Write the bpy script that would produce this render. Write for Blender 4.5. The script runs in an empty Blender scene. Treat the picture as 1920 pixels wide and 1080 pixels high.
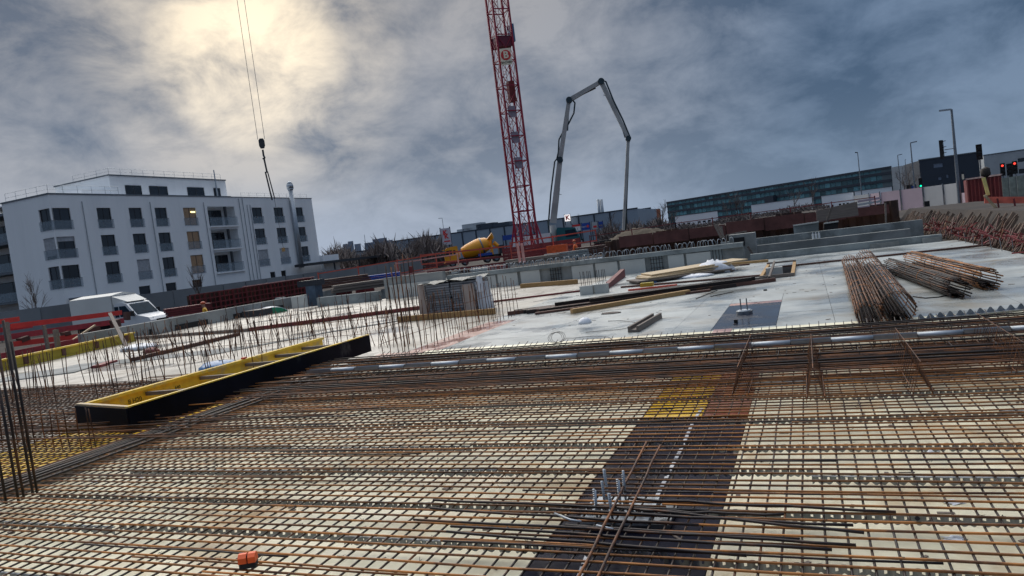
import bpy, bmesh, math, random
from mathutils import Vector, Matrix
random.seed(11)
rnd, U, PI = random.random, random.uniform, math.pi
S = bpy.context.scene
C = S.collection

# ---------------------------------------------------------------- camera (site grid: X right, Y away, Z up, deck at z = 0)
F, EYE = 1350.0, 1.75
az = Vector((-.1275, 1, 83 / F)).normalized()
b_ = Vector((547, 153, -F)).normalized()
ay = (b_ - az * b_.dot(az)).normalized()
ax = ay.cross(az)
CM = Matrix((ax, ay, az))
cam = bpy.data.cameras.new('camera')
cam.sensor_width = 36; cam.lens = F / 1920 * 36
cam.clip_start = .05; cam.clip_end = 6000
co = bpy.data.objects.new('camera', cam); C.objects.link(co)
co.matrix_world = Matrix.Translation((0, 0, EYE)) @ CM.to_4x4()
S.camera = co
S.view_settings.view_transform = 'Standard'; S.view_settings.look = 'None'
S.view_settings.exposure = 1.27; S.view_settings.gamma = 1

def ray(px, py): return CM @ Vector((px - 960, 540 - py, -F))
def G(px, py, z=0.0):
    d = ray(px, py); return Vector((0, 0, EYE)) + d * ((z - EYE) / d.z)
def VX(px, py, X):
    d = ray(px, py); return Vector((0, 0, EYE)) + d * (X / d.x)
def VY(px, py, Y):
    d = ray(px, py); return Vector((0, 0, EYE)) + d * (Y / d.y)
def VD(px, py, D):
    d = ray(px, py); return Vector((0, 0, EYE)) + d * (D / math.hypot(d.x, d.y))

# ---------------------------------------------------------------- sky
W = bpy.data.worlds.new("World"); S.world = W; W.use_nodes = True
nt = W.node_tree; nt.nodes.clear(); N = nt.nodes.new; L = nt.links.new
sd = ray(470, 110).normalized()
sun_el = math.asin(sd.z); sun_az = math.atan2(sd.x, sd.y)
def mth(op, a, b=None, c=None, t=None):
    t = t or nt; n = t.nodes.new('ShaderNodeMath'); n.operation = op
    for i, v in enumerate((a, b, c)):
        if v is None: continue
        if isinstance(v, (int, float)): n.inputs[i].default_value = v
        else: t.links.new(v, n.inputs[i])
    return n.outputs[0]
def mixc(f, a, b, t=None, mode='MIX'):
    t = t or nt; n = t.nodes.new('ShaderNodeMix'); n.data_type = 'RGBA'; n.blend_type = mode; n.clamp_factor = True
    for i, v in ((0, f), (6, a), (7, b)):
        if isinstance(v, (int, float)): n.inputs[i].default_value = v
        elif isinstance(v, tuple): n.inputs[i].default_value = (*v[:3], 1)
        else: t.links.new(v, n.inputs[i])
    return n.outputs[2]
def ramp(f, stops, t=None, ease=False):
    t = t or nt; n = t.nodes.new('ShaderNodeValToRGB'); e = n.color_ramp.elements
    if ease: n.color_ramp.interpolation = 'EASE'
    while len(e) < len(stops): e.new(.5)
    for k, (p, c) in zip(e, stops):
        k.position = p; k.color = (*c, 1) if isinstance(c, tuple) else (c, c, c, 1)
    t.links.new(f, n.inputs[0]); return n.outputs[0]
tc = N('ShaderNodeTexCoord'); sx = N('ShaderNodeSeparateXYZ'); L(tc.outputs['Generated'], sx.inputs[0])
X_, Y_, Z_ = sx.outputs
zz = mth('ADD', mth('MAXIMUM', Z_, 0.0), .30)
cx = N('ShaderNodeCombineXYZ'); L(mth('DIVIDE', X_, zz), cx.inputs[0]); L(mth('DIVIDE', Y_, zz), cx.inputs[1])
def noise(vec, scale, detail=5, rough=.5, dist=0, rot=0, sc=(1, 1, 1), loc=(0, 0, 0), t=None):
    t = t or nt
    m = t.nodes.new('ShaderNodeMapping'); m.inputs['Rotation'].default_value = (0, 0, rot); m.inputs['Scale'].default_value = sc
    m.inputs['Location'].default_value = loc
    t.links.new(vec, m.inputs[0]); n = t.nodes.new('ShaderNodeTexNoise')
    n.inputs['Scale'].default_value = scale; n.inputs['Detail'].default_value = detail
    n.inputs['Roughness'].default_value = rough; n.inputs['Distortion'].default_value = dist
    t.links.new(m.outputs[0], n.inputs['Vector']); return n.outputs[0]
gen = tc.outputs['Generated']
n1 = noise(gen, 3.6, 5, .5, .15, .5, (1, 1, 1.9), (3.4, 1.2, .9))
n2 = noise(gen, 8.5, 10, .62, .3, .5, (1, 1, 1.7), (8.3, 2.2, .7))
dens = mth('ADD', mth('MULTIPLY', n1, .52), mth('MULTIPLY', n2, .48))
dens = ramp(dens, [(.405, 0.0), (.575, 1.0)])
dt = N('ShaderNodeVectorMath'); dt.operation = 'DOT_PRODUCT'; L(tc.outputs['Generated'], dt.inputs[0]); dt.inputs[1].default_value = sd
ca = dt.outputs['Value']
near = ramp(ca, [(.976, 0.0), (.992, .28), (.9975, .85), (1, 1.0)], ease=True)
wide = ramp(ca, [(.72, 0.0), (.985, 1.0)], ease=True)
dark_c = mixc(wide, (.016, .033, .062), (.052, .064, .086))
lite_c = mixc(wide, (.064, .092, .138), (.158, .156, .160))
cloud = mixc(dens, lite_c, dark_c)
thin = mth('MULTIPLY', near, mth('SUBTRACT', 1.0, mth('MULTIPLY', dens, .92)))
cloud = mixc(thin, cloud, (.54, .455, .33))
hz = ramp(Z_, [(.0, 1.0), (.16, .25), (.35, 0.0)], ease=True)
hcol = mixc(wide, (.084, .118, .168), (.155, .19, .25))
cloud = mixc(mth('MULTIPLY', hz, mth('SUBTRACT', .95, mth('MULTIPLY', dens, .35))), cloud, hcol)
cloud = mixc(mth('MULTIPLY', ramp(Z_, [(.46, 0.0), (.8, 1.0)]), .6), cloud, (.125, .128, .136))
over = mth('ADD', 1.0, mth('MULTIPLY', ramp(Z_, [(.46, 0.0), (.9, 1.0)]), 2.0))     # an overcast sky is brightest overhead
vm = N('ShaderNodeVectorMath'); vm.operation = 'SCALE'; L(cloud, vm.inputs[0]); L(over, vm.inputs['Scale']); cloud = vm.outputs[0]
sky = N('ShaderNodeTexSky'); sky.sky_type = 'NISHITA'; sky.sun_disc = False
sky.sun_elevation = math.radians(46); sky.sun_rotation = sun_az
bg1 = N('ShaderNodeBackground'); bg1.inputs[1].default_value = .05; L(sky.outputs[0], bg1.inputs[0])
bg2 = N('ShaderNodeBackground'); bg2.inputs[1].default_value = 1.0; L(cloud, bg2.inputs[0])
ms = N('ShaderNodeMixShader'); ms.inputs[0].default_value = .975
L(bg1.outputs[0], ms.inputs[1]); L(bg2.outputs[0], ms.inputs[2])
wo = N('ShaderNodeOutputWorld'); L(ms.outputs[0], wo.inputs[0])
sl = bpy.data.lights.new('sun', 'SUN'); sl.energy = 1.1; sl.angle = math.radians(70); sl.color = (1, .94, .86)
so = bpy.data.objects.new('sun', sl); C.objects.link(so); ld_ = Vector((math.sin(sun_az) * math.cos(.8), math.cos(sun_az) * math.cos(.8), math.sin(.8))); so.rotation_euler = ld_.to_track_quat('Z', 'Y').to_euler()

# ---------------------------------------------------------------- materials
MT = {}
def mat(name, col, rough=.6, metal=0.0, var=.25, scale=4, detail=5, bump=0.0, bscale=30, col2=None, thr=(.45, .6), rnd_v=0.0,
        emit=None, es=1.0, alpha=1.0, pos=False, wet=None, stretch=(1, 1, 1), trans=0.0, spec=.5):
    if name in MT: return MT[name]
    m = bpy.data.materials.new(name); m.use_nodes = True; t = m.node_tree
    p = t.nodes['Principled BSDF']
    if pos: v = t.nodes.new('ShaderNodeNewGeometry').outputs['Position']
    else: v = t.nodes.new('ShaderNodeTexCoord').outputs['Object']
    oi = t.nodes.new('ShaderNodeObjectInfo').outputs['Random']
    off = t.nodes.new('ShaderNodeVectorMath'); off.operation = 'ADD'; t.links.new(v, off.inputs[0])
    if not pos:
        k = t.nodes.new('ShaderNodeCombineXYZ'); t.links.new(mth('MULTIPLY', oi, 37.0, t=t), k.inputs[0]); t.links.new(mth('MULTIPLY', oi, 11.0, t=t), k.inputs[1])
        t.links.new(k.outputs[0], off.inputs[1])
    v = off.outputs[0]
    n = noise(v, scale, detail, .6, 0, 0, stretch, t=t)
    f = ramp(n, [(.3, 0.0), (.7, 1.0)], t)
    lo = tuple(c * (1 - var) for c in col); hi = tuple(c * (1 + var) for c in col)
    c = mixc(f, lo, hi, t)
    if col2:
        n3 = noise(v, scale * .55, 6, .65, .4, 0, stretch, (5, 3, 1), t=t)
        c = mixc(ramp(n3, [(thr[0], 0.0), (thr[1], 1.0)], t), c, col2, t)
    if rnd_v:
        g = mth('ADD', mth('MULTIPLY', oi, 2 * rnd_v, t=t), 1 - rnd_v, t=t)
        h = t.nodes.new('ShaderNodeHueSaturation'); t.links.new(g, h.inputs['Value']); t.links.new(c, h.inputs['Color']); c = h.outputs[0]
    t.links.new(c, p.inputs['Base Color'])
    p.inputs['Metallic'].default_value = metal; p.inputs['Specular IOR Level'].default_value = spec; p.inputs['Alpha'].default_value = alpha
    p.inputs['Transmission Weight'].default_value = trans
    if wet:
        nw = noise(v, wet[2], 4, .55, .3, 0, (1, 1, 1), (1, 9, 4), t=t)
        r = ramp(nw, [(wet[3], wet[0]), (wet[4], wet[1])], t); t.links.new(r, p.inputs['Roughness'])
    else:
        t.links.new(mth('ADD', mth('MULTIPLY', n, .25, t=t), rough - .125, t=t), p.inputs['Roughness'])
    if bump:
        b = t.nodes.new('ShaderNodeBump'); b.inputs['Strength'].default_value = bump; b.inputs['Distance'].default_value = .01
        t.links.new(noise(v, bscale, 6, .6, t=t), b.inputs['Height']); t.links.new(b.outputs[0], p.inputs['Normal'])
    if emit:
        p.inputs['Emission Color'].default_value = (*emit, 1); p.inputs['Emission Strength'].default_value = es
    MT[name] = m; return m
m_panel = mat('wet_formwork_panel', (.86, .81, .60), var=.20, scale=2.2, detail=9, pos=True, col2=(.46, .30, .13), thr=(.50, .74), rnd_v=.12, wet=(.22, .7, .55, .36, .56), bump=.25, bscale=14)
m_deckfar = mat('pale_deck_panel', (.37, .395, .385), var=.20, scale=1.6, pos=True, col2=(.27, .22, .15), thr=(.52, .76), rnd_v=.09, wet=(.10, .55, .5, .38, .60), bump=.25, bscale=6, detail=9)
m_deckleft = mat('cream_deck_panel', (.46, .43, .37), var=.20, scale=1.2, pos=True, col2=(.27, .22, .16), thr=(.50, .74), rnd_v=.12, wet=(.15, .6, .5, .38, .60), bump=.25, bscale=6, detail=9)
m_slab = mat('slab_concrete', (.16, .155, .15), .8, pos=True)
m_rust = mat('rusty_rebar', (.045, .020, .012), .62, .2, .5, 7, col2=(.22, .08, .022), thr=(.44, .62), rnd_v=.45)
m_rustd = mat('dark_rebar', (.020, .014, .013), .5, .3, .4, 5, col2=(.12, .05, .02), thr=(.55, .7), rnd_v=.35)
m_rusta = mat('orange_rebar', (.095, .038, .015), .6, .15, .5, 6, col2=(.36, .145, .034), thr=(.38, .58), rnd_v=.5)
m_black = mat('black_wet_film', (.016, .018, .034), var=.3, scale=2, pos=True, wet=(.25, .5, 1.5, .4, .6), bump=.12, bscale=22, spec=.04)
m_blackw = mat('black_puddled_film', (.012, .016, .03), var=.3, scale=2, pos=True, wet=(.08, .3, 1.5, .4, .6), bump=.08, bscale=12)
m_yelp = mat('yellow_panel', (.90, .55, .015), .4, 0, .12, 3, wet=(.2, .5, 1.5, .4, .6), pos=True)
m_redp = mat('redbrown_panel', (.27, .085, .05), .4, 0, .2, 3, wet=(.15, .5, 1.5, .4, .6), pos=True)
m_pink = mat('faded_pink_panel', (.47, .27, .22), .4, 0, .2, 2, pos=True, wet=(.12, .5, 1.5, .4, .6))
m_grey = mat('grey_concrete', (.30, .31, .30), .8, 0, .18, 1.2, col2=(.20, .21, .20), pos=True, bump=.3, bscale=12)
m_greyl = mat('pale_concrete', (.52, .53, .50), .75, 0, .10, .9, col2=(.36, .37, .35), thr=(.58, .72), pos=True, bump=.2, bscale=12)
m_gree = mat('damp_concrete', (.27, .30, .30), .8, 0, .25, 1.5, col2=(.15, .17, .17), pos=True, bump=.4, bscale=12)
m_galv = mat('galvanised_steel', (.36, .40, .44), .48, .7, .15, 8, rnd_v=.12)
m_galvd = mat('dull_galvanised_steel', (.21, .23, .25), .42, .7, .25, 8, rnd_v=.15)
m_wood = mat('sawn_timber', (.38, .23, .09), .7, 0, .22, 3, stretch=(.3, 8, 8), rnd_v=.2, bump=.3, bscale=20)
m_woodd = mat('weathered_timber', (.17, .14, .12), .75, 0, .3, 3, stretch=(.4, 8, 8), rnd_v=.25, bump=.3)
m_ply = mat('pale_plywood', (.55, .42, .25), .6, 0, .12, 1.5, rnd_v=.12)
m_yel = mat('yellow_formwork_face', (.86, .58, .05), .5, 0, .15, 4, col2=(.52, .42, .22), thr=(.52, .66), bump=.2)
m_yeld = mat('ochre_beam', (.42, .33, .03), .6, 0, .2, 3)
m_bface = mat('black_film_plywood', (.006, .007, .012), .6, 0, .5, 2, col2=(.05, .05, .05), thr=(.62, .72), spec=.08)
m_red = mat('red_board', (.62, .045, .035), .6, 0, .15, 2, rnd_v=.15)
m_redd = mat('dark_red_steel', (.20, .035, .035), .55, .1, .25, 2, rnd_v=.2)
m_orr = mat('faded_orange_red', (.62, .10, .06), .6, 0, .15, 2)
m_brn = mat('brown_plank', (.10, .042, .03), .6, 0, .3, 2, rnd_v=.2)
m_earth = mat('bare_earth', (.032, .024, .020), .95, 0, .3, .3, col2=(.055, .042, .033), pos=True, bump=.6, bscale=3)
m_sand = mat('sand_heap', (.095, .075, .052), .95, 0, .18, .5, pos=True, bump=.6, bscale=3)
m_pile = mat('rusty_sheet_pile', (.055, .030, .024), .8, .1, .45, .8, col2=(.12, .06, .035), pos=True, bump=.4)
m_rend = mat('white_render', (.86, .885, .90), .85, 0, .03, .6, pos=True, col2=(.70, .73, .75), thr=(.50, .85), stretch=(1, 1, .12))
m_glass = mat('dark_window_glass', (.012, .018, .028), .12, 0, .4, .5, rnd_v=.4)
m_wframe = mat('anthracite_frame', (.03, .033, .04), .5)
m_blind = mat('grey_roller_blind', (.36, .38, .41), .6)
m_cur = mat('curtain_behind_glass', (.10, .09, .085), .5, 0, .4, 2)
m_rail = mat('glass_balustrade', (.30, .38, .45), .15, 0, .1, 1, alpha=.28)
m_zinc = mat('zinc_flashing', (.16, .18, .20), .5, .5)
m_white = mat('white_paint', (.72, .74, .75), .35, 0, .04, 2)
m_tarp = mat('grey_truck_tarpaulin', (.72, .72, .68), .6, 0, .06, .6, bump=.3, bscale=3)
m_rubber = mat('black_rubber', (.015, .015, .016), .8)
m_orange = mat('orange_yellow_paint', (.80, .33, .012), .35, 0, .08, 1)
m_crane = mat('crane_red', (.33, .02, .045), .45, .1, .25, 1)
m_teal = mat('teal_paint', (.006, .11, .13), .35, 0, .2, 1)
m_boom = mat('boom_offwhite', (.40, .41, .40), .5, 0, .2, .5)
m_hose = mat('boom_pipe_dark', (.02, .045, .06), .5)
m_plas = mat('clear_plastic_film', (.62, .66, .72), .25, 0, .12, 3, alpha=.8, bump=.8, bscale=9)
m_plasw = mat('white_plastic_film', (.70, .73, .78), .35, 0, .1, 3, bump=.8, bscale=8)
m_fencew = mat('pale_fence_sheet', (.43, .45, .47), .7, 0, .08, .5, rnd_v=.12)
m_fencep = mat('pinkish_fence_sheet', (.45, .36, .42), .7, 0, .08, .5)
m_fenceg = mat('grey_fence_sheet', (.19, .21, .225), .8, 0, .12, .4, rnd_v=.08)
m_bark = mat('bare_bark', (.055, .045, .04), .9, 0, .3, 2)
m_twig = mat('winter_twigs', (.12, .10, .095), .9, 0, .35, 2, rnd_v=.2)
m_blus = mat('sign_blue', (.015, .06, .32), .5)
m_orred = mat('signal_orange', (.85, .12, .02), .5, 0, .1, 8)

# ---------------------------------------------------------------- mesh builder
class MB:
    def __init__(s): s.v = []; s.f = []
    def add(s, vs, fs):
        n = len(s.v); s.v += [tuple(v) for v in vs]; s.f += [tuple(i + n for i in f) for f in fs]; return s
    def box(s, x0, x1, y0, y1, z0, z1):
        return s.add([(x0, y0, z0), (x1, y0, z0), (x1, y1, z0), (x0, y1, z0), (x0, y0, z1), (x1, y0, z1), (x1, y1, z1), (x0, y1, z1)],
                     [(0, 3, 2, 1), (4, 5, 6, 7), (0, 1, 5, 4), (1, 2, 6, 5), (2, 3, 7, 6), (3, 0, 4, 7)])
    def beam(s, p, q, w, h, up=(0, 0, 1)):
        p, q = Vector(p), Vector(q); d = (q - p).normalized(); u = Vector(up)
        if abs(d.dot(u)) > .98: u = Vector((0, 1, 0))
        a = d.cross(u).normalized() * (w / 2); b = a.cross(d).normalized() * (h / 2)
        vs = [c + e for c in (p, q) for e in (-a - b, a - b, a + b, -a + b)]
        return s.add(vs, [(3, 2, 1, 0), (4, 5, 6, 7), (0, 1, 5, 4), (1, 2, 6, 5), (2, 3, 7, 6), (3, 0, 4, 7)])
    def path(s, pts, r, n=6, caps=True, closed=False):
        pts = [Vector(p) for p in pts]; rs = r if isinstance(r, (list, tuple)) else [r] * len(pts); rings = []
        k = len(pts); ref = None
        for i, p in enumerate(pts):
            d = (pts[(i + 1) % k] - pts[i - 1]) if closed else (pts[min(i + 1, k - 1)] - pts[max(i - 1, 0)])
            d = d.normalized() if d.length > 1e-9 else Vector((0, 0, 1))
            if ref is None: ref = Vector((0, 0, 1)) if abs(d.z) < .9 else Vector((1, 0, 0))
            a = d.cross(ref).normalized(); b = a.cross(d).normalized(); ref = b
            rings.append([p + a * (math.cos(t) * rs[i]) + b * (math.sin(t) * rs[i]) for t in [2 * PI * j / n for j in range(n)]])
        fs = []
        for i in range(k if closed else k - 1):
            m = (i + 1) % k
            for j in range(n): fs.append((i * n + j, i * n + (j + 1) % n, m * n + (j + 1) % n, m * n + j))
        if caps and not closed: fs += [tuple(range(n))[::-1], tuple(range((k - 1) * n, k * n))]
        return s.add([v for rg in rings for v in rg], fs)
    def bar(s, p, q, r, n=6): return s.path([p, q], r, n)
    def ring(s, c, r, tr, axis='x', n=18, m=5):
        c = Vector(c); pts = []
        for i in range(n):
            t = 2 * PI * i / n
            o = {'x': (0, math.cos(t) * r, math.sin(t) * r), 'y': (math.cos(t) * r, 0, math.sin(t) * r), 'z': (math.cos(t) * r, math.sin(t) * r, 0)}[axis]
            pts.append(c + Vector(o))
        return s.path(pts, tr, m, closed=True)
    def cyl(s, p, q, r0, r1=None, n=14): return s.path([p, q], [r0, r1 if r1 is not None else r0], n)
    def ext(s, poly, vec):
        poly = [Vector(p) for p in poly]; n = len(poly); vec = Vector(vec)
        return s.add(poly + [p + vec for p in poly], [tuple(range(n))[::-1], tuple(range(n, 2 * n))] + [(i, (i + 1) % n, n + (i + 1) % n, n + i) for i in range(n)])
    def face(s, *p): return s.add(p, [tuple(range(len(p)))])
    def sph(s, c, r, nu=12, nv=8, sc=(1, 1, 1), jit=0):
        pts = []
        for i in range(nv + 1):
            for j in range(nu):
                a, b = PI * i / nv, 2 * PI * j / nu; k = r * (1 + U(-jit, jit))
                pts.append((c[0] + k * sc[0] * math.sin(a) * math.cos(b), c[1] + k * sc[1] * math.sin(a) * math.sin(b), c[2] + k * sc[2] * math.cos(a)))
        return s.add(pts, [(i * nu + j, (i + 1) * nu + j, (i + 1) * nu + (j + 1) % nu, i * nu + (j + 1) % nu) for i in range(nv) for j in range(nu)])
    def mesh(s, name, m, smooth=False):
        me = bpy.data.meshes.new(name); me.from_pydata(s.v, [], s.f)
        bm = bmesh.new(); bm.from_mesh(me); bmesh.ops.recalc_face_normals(bm, faces=bm.faces); bm.to_mesh(me); bm.free()
        if smooth:
            for p in me.polygons: p.use_smooth = True
        me.materials.append(m); return me
    def build(s, name, m, parent=None, world=False, smooth=False, loc=None, **k):
        if world and parent:
            o = Vector(parent.location); s.v = [tuple(Vector(v) - o) for v in s.v]
        return place(s.mesh(name, m, smooth), name, parent, loc, **k)
def place(me, name, parent=None, loc=None, rz=0, label=None, cat=None, group=None, kind=None, rot=None):
    o = bpy.data.objects.new(name, me); C.objects.link(o); o.parent = parent
    if loc is not None: o.location = loc
    if rot is not None: o.rotation_euler = rot
    elif rz: o.rotation_euler = (0, 0, rz)
    for a, v in (('label', label), ('category', cat), ('group', group), ('kind', kind)):
        if v: o[a] = v
    return o
def thing(name, label, cat, loc=(0, 0, 0), rz=0, group=None):
    return place(None, name, None, loc, rz, label, cat, group)
def dup(o, parent=None, loc=None, rz=None, label=None):
    c = o.copy(); C.objects.link(c); c.parent = parent
    if loc is not None: c.location = loc
    if rz is not None: c.rotation_euler = (0, 0, rz)
    if label: c['label'] = label
    for ch in [x for x in list(o.children) if x != c]: dup(ch, c)
    return c
def text(s, size, m, parent, loc, rot, name='lettering', ext=.01, bold=0.0):
    cu = bpy.data.curves.new('t', 'FONT'); cu.body = s; cu.size = size; cu.extrude = ext; cu.align_x = 'CENTER'; cu.align_y = 'CENTER'; cu.offset = bold
    ob = bpy.data.objects.new('t', cu); C.objects.link(ob)
    dg = bpy.context.evaluated_depsgraph_get(); me = bpy.data.meshes.new_from_object(ob.evaluated_get(dg))
    bpy.data.objects.remove(ob); me.materials.clear(); me.materials.append(m)
    return place(me, name, parent, loc, rot=rot)
def local(o, p):       # world point into the frame of a turned thing
    return Matrix.Rotation(-o.rotation_euler.z, 3, 'Z') @ (Vector(p) - Vector(o.location))

# ================================================================ GROUND, PIT, DECK
DX0, DX1, DY0, DY1 = -23.6, 4.6, -8.0, 28.0
PX0, PX1, PY0, PY1 = -24.2, 5.2, -9.0, 48.0
def th(x, y):
    a = min(1, max(0, (x + 45) / 45)); a = a * a * (3 - 2 * a)
    return -.9 + 1.25 * a
xs = [-4000, -2000, -900, -400, -200, -130, -100, -80, -66, -58, -50, -42, -34, -28, PX0, -18, -10, -4, 1, PX1, 9, 14, 22, 40, 80, 160, 400, 900, 2000, 4000]
ys = [-4000, -1500, -400, -100, -30, PY0, 0, 12, 24, 36, PY1, 54, 60, 70, 85, 100, 130, 180, 260, 400, 700, 1500, 4000]
g = MB(); vid = {}
for i, x in enumerate(xs):
    for j, y in enumerate(ys):
        vid[i, j] = len(g.v); g.v.append((x, y, th(x, y) + (0 if (x, y) in () else U(-.05, .05) if 5 < abs(x) < 100 and y > 50 else 0)))
for i in range(len(xs) - 1):
    for j in range(len(ys) - 1):
        if xs[i] >= PX0 and xs[i + 1] <= PX1 and ys[j] >= PY0 and ys[j + 1] <= PY1: continue
        g.f.append((vid[i, j], vid[i + 1, j], vid[i + 1, j + 1], vid[i, j + 1]))
g.build('ground', m_earth, kind='structure')
MB().box(PX0 - .5, PX1 + .5, PY0 - .5, PY1 + .5, -4.4, -4).build('pit_floor', m_earth, kind='structure')
w = MB()
for a, b in (((PX0, PY0), (PX0, PY1)), ((PX1, PY0), (PX1, PY1)), ((PX0, PY0), (PX1, PY0)), ((PX0, PY1 + .3), (PX1, PY1 + .3))):
    w.face((*a, -4.2), (*b, -4.2), (*b, th(*b) + .02), (*a, th(*a) + .02))
w.build('pit_wall', m_earth, kind='structure')

# the concrete deck with its sheets of formwork panel; the stair opening is a true hole
HX0, HX1, HY0, HY1 = -1.15, -.48, 20.0, 24.0
deck = MB()
for x0, x1, y0, y1 in ((DX0, HX0, DY0, DY1), (HX1, DX1, DY0, DY1), (HX0, HX1, DY0, HY0), (HX0, HX1, HY1, DY1)):
    deck.box(x0, x1, y0, y1, -.40, -.026)
deck = deck.build('deck', m_slab, kind='structure')
def panels(x0, x1, y0, y1, dx, dy, m, holes=()):
    cache = {}; x = x0
    while x < x1 - .05:
        xe = min(x + dx, x1); y = y0 - (.6 if rnd() < .5 else 0)
        while y < y1 - .05:
            ya, ye = max(y, y0), min(y + dy, y1); y += dy
            if ye - ya < .05: continue
            parts = [(x, xe, ya, ye)]
            for hx0, hx1, hy0, hy1 in holes:
                nx = []
                for a, b, c, d in parts:
                    if b <= hx0 or a >= hx1 or d <= hy0 or c >= hy1: nx.append((a, b, c, d)); continue
                    if a < hx0: nx.append((a, hx0, c, d))
                    if b > hx1: nx.append((hx1, b, c, d))
                    a2, b2 = max(a, hx0), min(b, hx1)
                    if c < hy0: nx.append((a2, b2, c, hy0))
                    if d > hy1: nx.append((a2, b2, hy1, d))
                parts = nx
            for a, b, c, d in parts:
                if b - a < .03 or d - c < .03: continue
                k = (round(b - a, 3), round(d - c, 3), m.name)
                if k not in cache:
                    cache[k] = MB().box(.003, k[0] - .003, .003, k[1] - .003, 0, .024).mesh('panel', m)
                place(cache[k], 'panel', deck, (a, c, -.024 + U(-.0015, .0015)))
        x = xe
SX0, SX1 = -1.56, -.62          # the dark strip over the column line
strips = [(SX0, SX1, 1.6, 9.2), (-1.53, -.56, 11.62, 14.92), (-9.3, -7.05, 3.5, 8.4)]
panels(-7.05, DX1, 1.0, 11.5, 2.05, 1.24, m_panel, strips)
panels(-7.05, DX1, 11.5, DY1, 2.44, 1.5, m_deckfar, strips + [(HX0, HX1, HY0, HY1), (-7.05, -6.35, 11.5, 15.3)])
panels(DX0, -7.05, 1.0, DY1, 2.76, 2.05, m_deckleft, strips)
def sheet(x0, x1, y0, y1, m, dz=0.0):
    MB().box(x0 + .003, x1 - .003, y0 + .003, y1 - .003, -.024, dz).build('film_sheet', m, deck)
y = 1.6
while y < 6.4: sheet(SX0, SX1, y, min(y + 1.2, 6.43), m_black); y += 1.2
sheet(SX0, -1.02, 6.43, 9.2, m_yelp); sheet(-1.02, SX1, 6.43, 9.2, m_redp)
sheet(-1.53, -.56, 11.62, 14.6, m_blackw); sheet(-1.53, -.56, 14.6, 14.92, m_pink)
MB().box(-1.48, -1.2, 11.05, 11.58, .004, .008).build('film_sheet', m_pink, deck)
sheet(-9.3, -7.05, 4.3, 8.4, m_yelp); sheet(-9.3, -7.05, 3.5, 4.3, m_redp)
sheet(-7.05, -6.35, 11.5, 15.3, m_pink)
MB().box(-7.6, -6.6, 9.95, 11.45, .004, .009).build('film_sheet', m_pink, deck)

# ================================================================ REINFORCEMENT
def wob(p, q, r, n=10, amp=.004, m=m_rust, sides=6):
    p, q = Vector(p), Vector(q); ln = q - p; pts = []; z0, y0 = U(-.5, .5) * amp, U(-.5, .5) * amp
    side = ln.cross(Vector((0, 0, 1))).normalized()
    for i in range(n + 1):
        pts.append(p + ln * (i / n) + side * U(-amp, amp) + Vector((0, 0, U(-amp, amp) * .6)))
    return MB().path(pts, r, sides)
def barset(parent, n_var, p, q, r, where, m, jx=0.0, jy=0.0, jz=.002, n=12, amp=.004, name='bar'):
    ms_ = [wob(p, q, r, n, amp).mesh('bar', m, True) for _ in range(n_var)]
    for i, (x, y, z) in enumerate(where):
        place(ms_[i % n_var], name, parent, (x + U(-jx, jx), y + U(-jy, jy), z + U(-jz, jz)), rz=U(-.0012, .0012))
MX0, MX1, MY1 = -6.85, 3.6, 10.35
mesh1 = thing('reinforcement_mesh', 'large rusty reinforcement mesh spread over the wet pale deck in the foreground', 'steel mesh', (MX0, 1.0, .0))
barset(mesh1, 5, (0, 0, 0), (MX1 - MX0, 0, 0), .0067, [(0, .1 * k, .130) for k in range(76)], m_rusta, .05, .013, .004, n=16, amp=.007)
barset(mesh1, 5, (0, 0, 0), (0, MY1 - 1.0, 0), .0064, [(.1 * k, 0, .118) for k in range(105)], m_rustd, .010, .04, n=14, amp=.006)
# lapped short bars on top of the mesh
for k in range(34):
    x0 = U(-6.7, 1.5); y0 = 2.9 + .1 * int(U(0, 44)) + U(.02, .05); ln = U(.8, 3.2)
    wob((x0, y0, .142), (x0 + ln, y0 + U(-.02, .02), .143), .0058, 6).build('lap_bar', m_rustd if k % 2 else m_rusta, mesh1, True, True)
b = MB()
for _ in range(420):
    x, y = -6.85 + .1 * int(U(0, 103)), 2.6 + .1 * int(U(0, 48)); a = U(0, 6.3); b.path([(x - .012, y, .126), (x, y + .01, .142), (x + .012 * math.cos(a), y, .140), (x + .03 * math.cos(a), y + .03 * math.sin(a), .15)], .0016, 3)
b.build('tie_wires', m_rustd, mesh1, True, kind='stuff')
b = MB()
for _ in range(500):
    c = Vector((U(-6.8, 3.5), U(2.8, 9), .004)) if rnd() < .5 else Vector((U(-12, 4.4), U(11, 26), .004)); a = U(0, 6.3); l0 = U(.02, .10); b.beam(c, c + Vector((math.cos(a) * l0, math.sin(a) * l0, 0)), U(.004, .03), .005)
b.build('debris', m_woodd, None, kind='stuff', label='small splinters, wire offcuts and dirt strewn over the deck')
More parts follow.
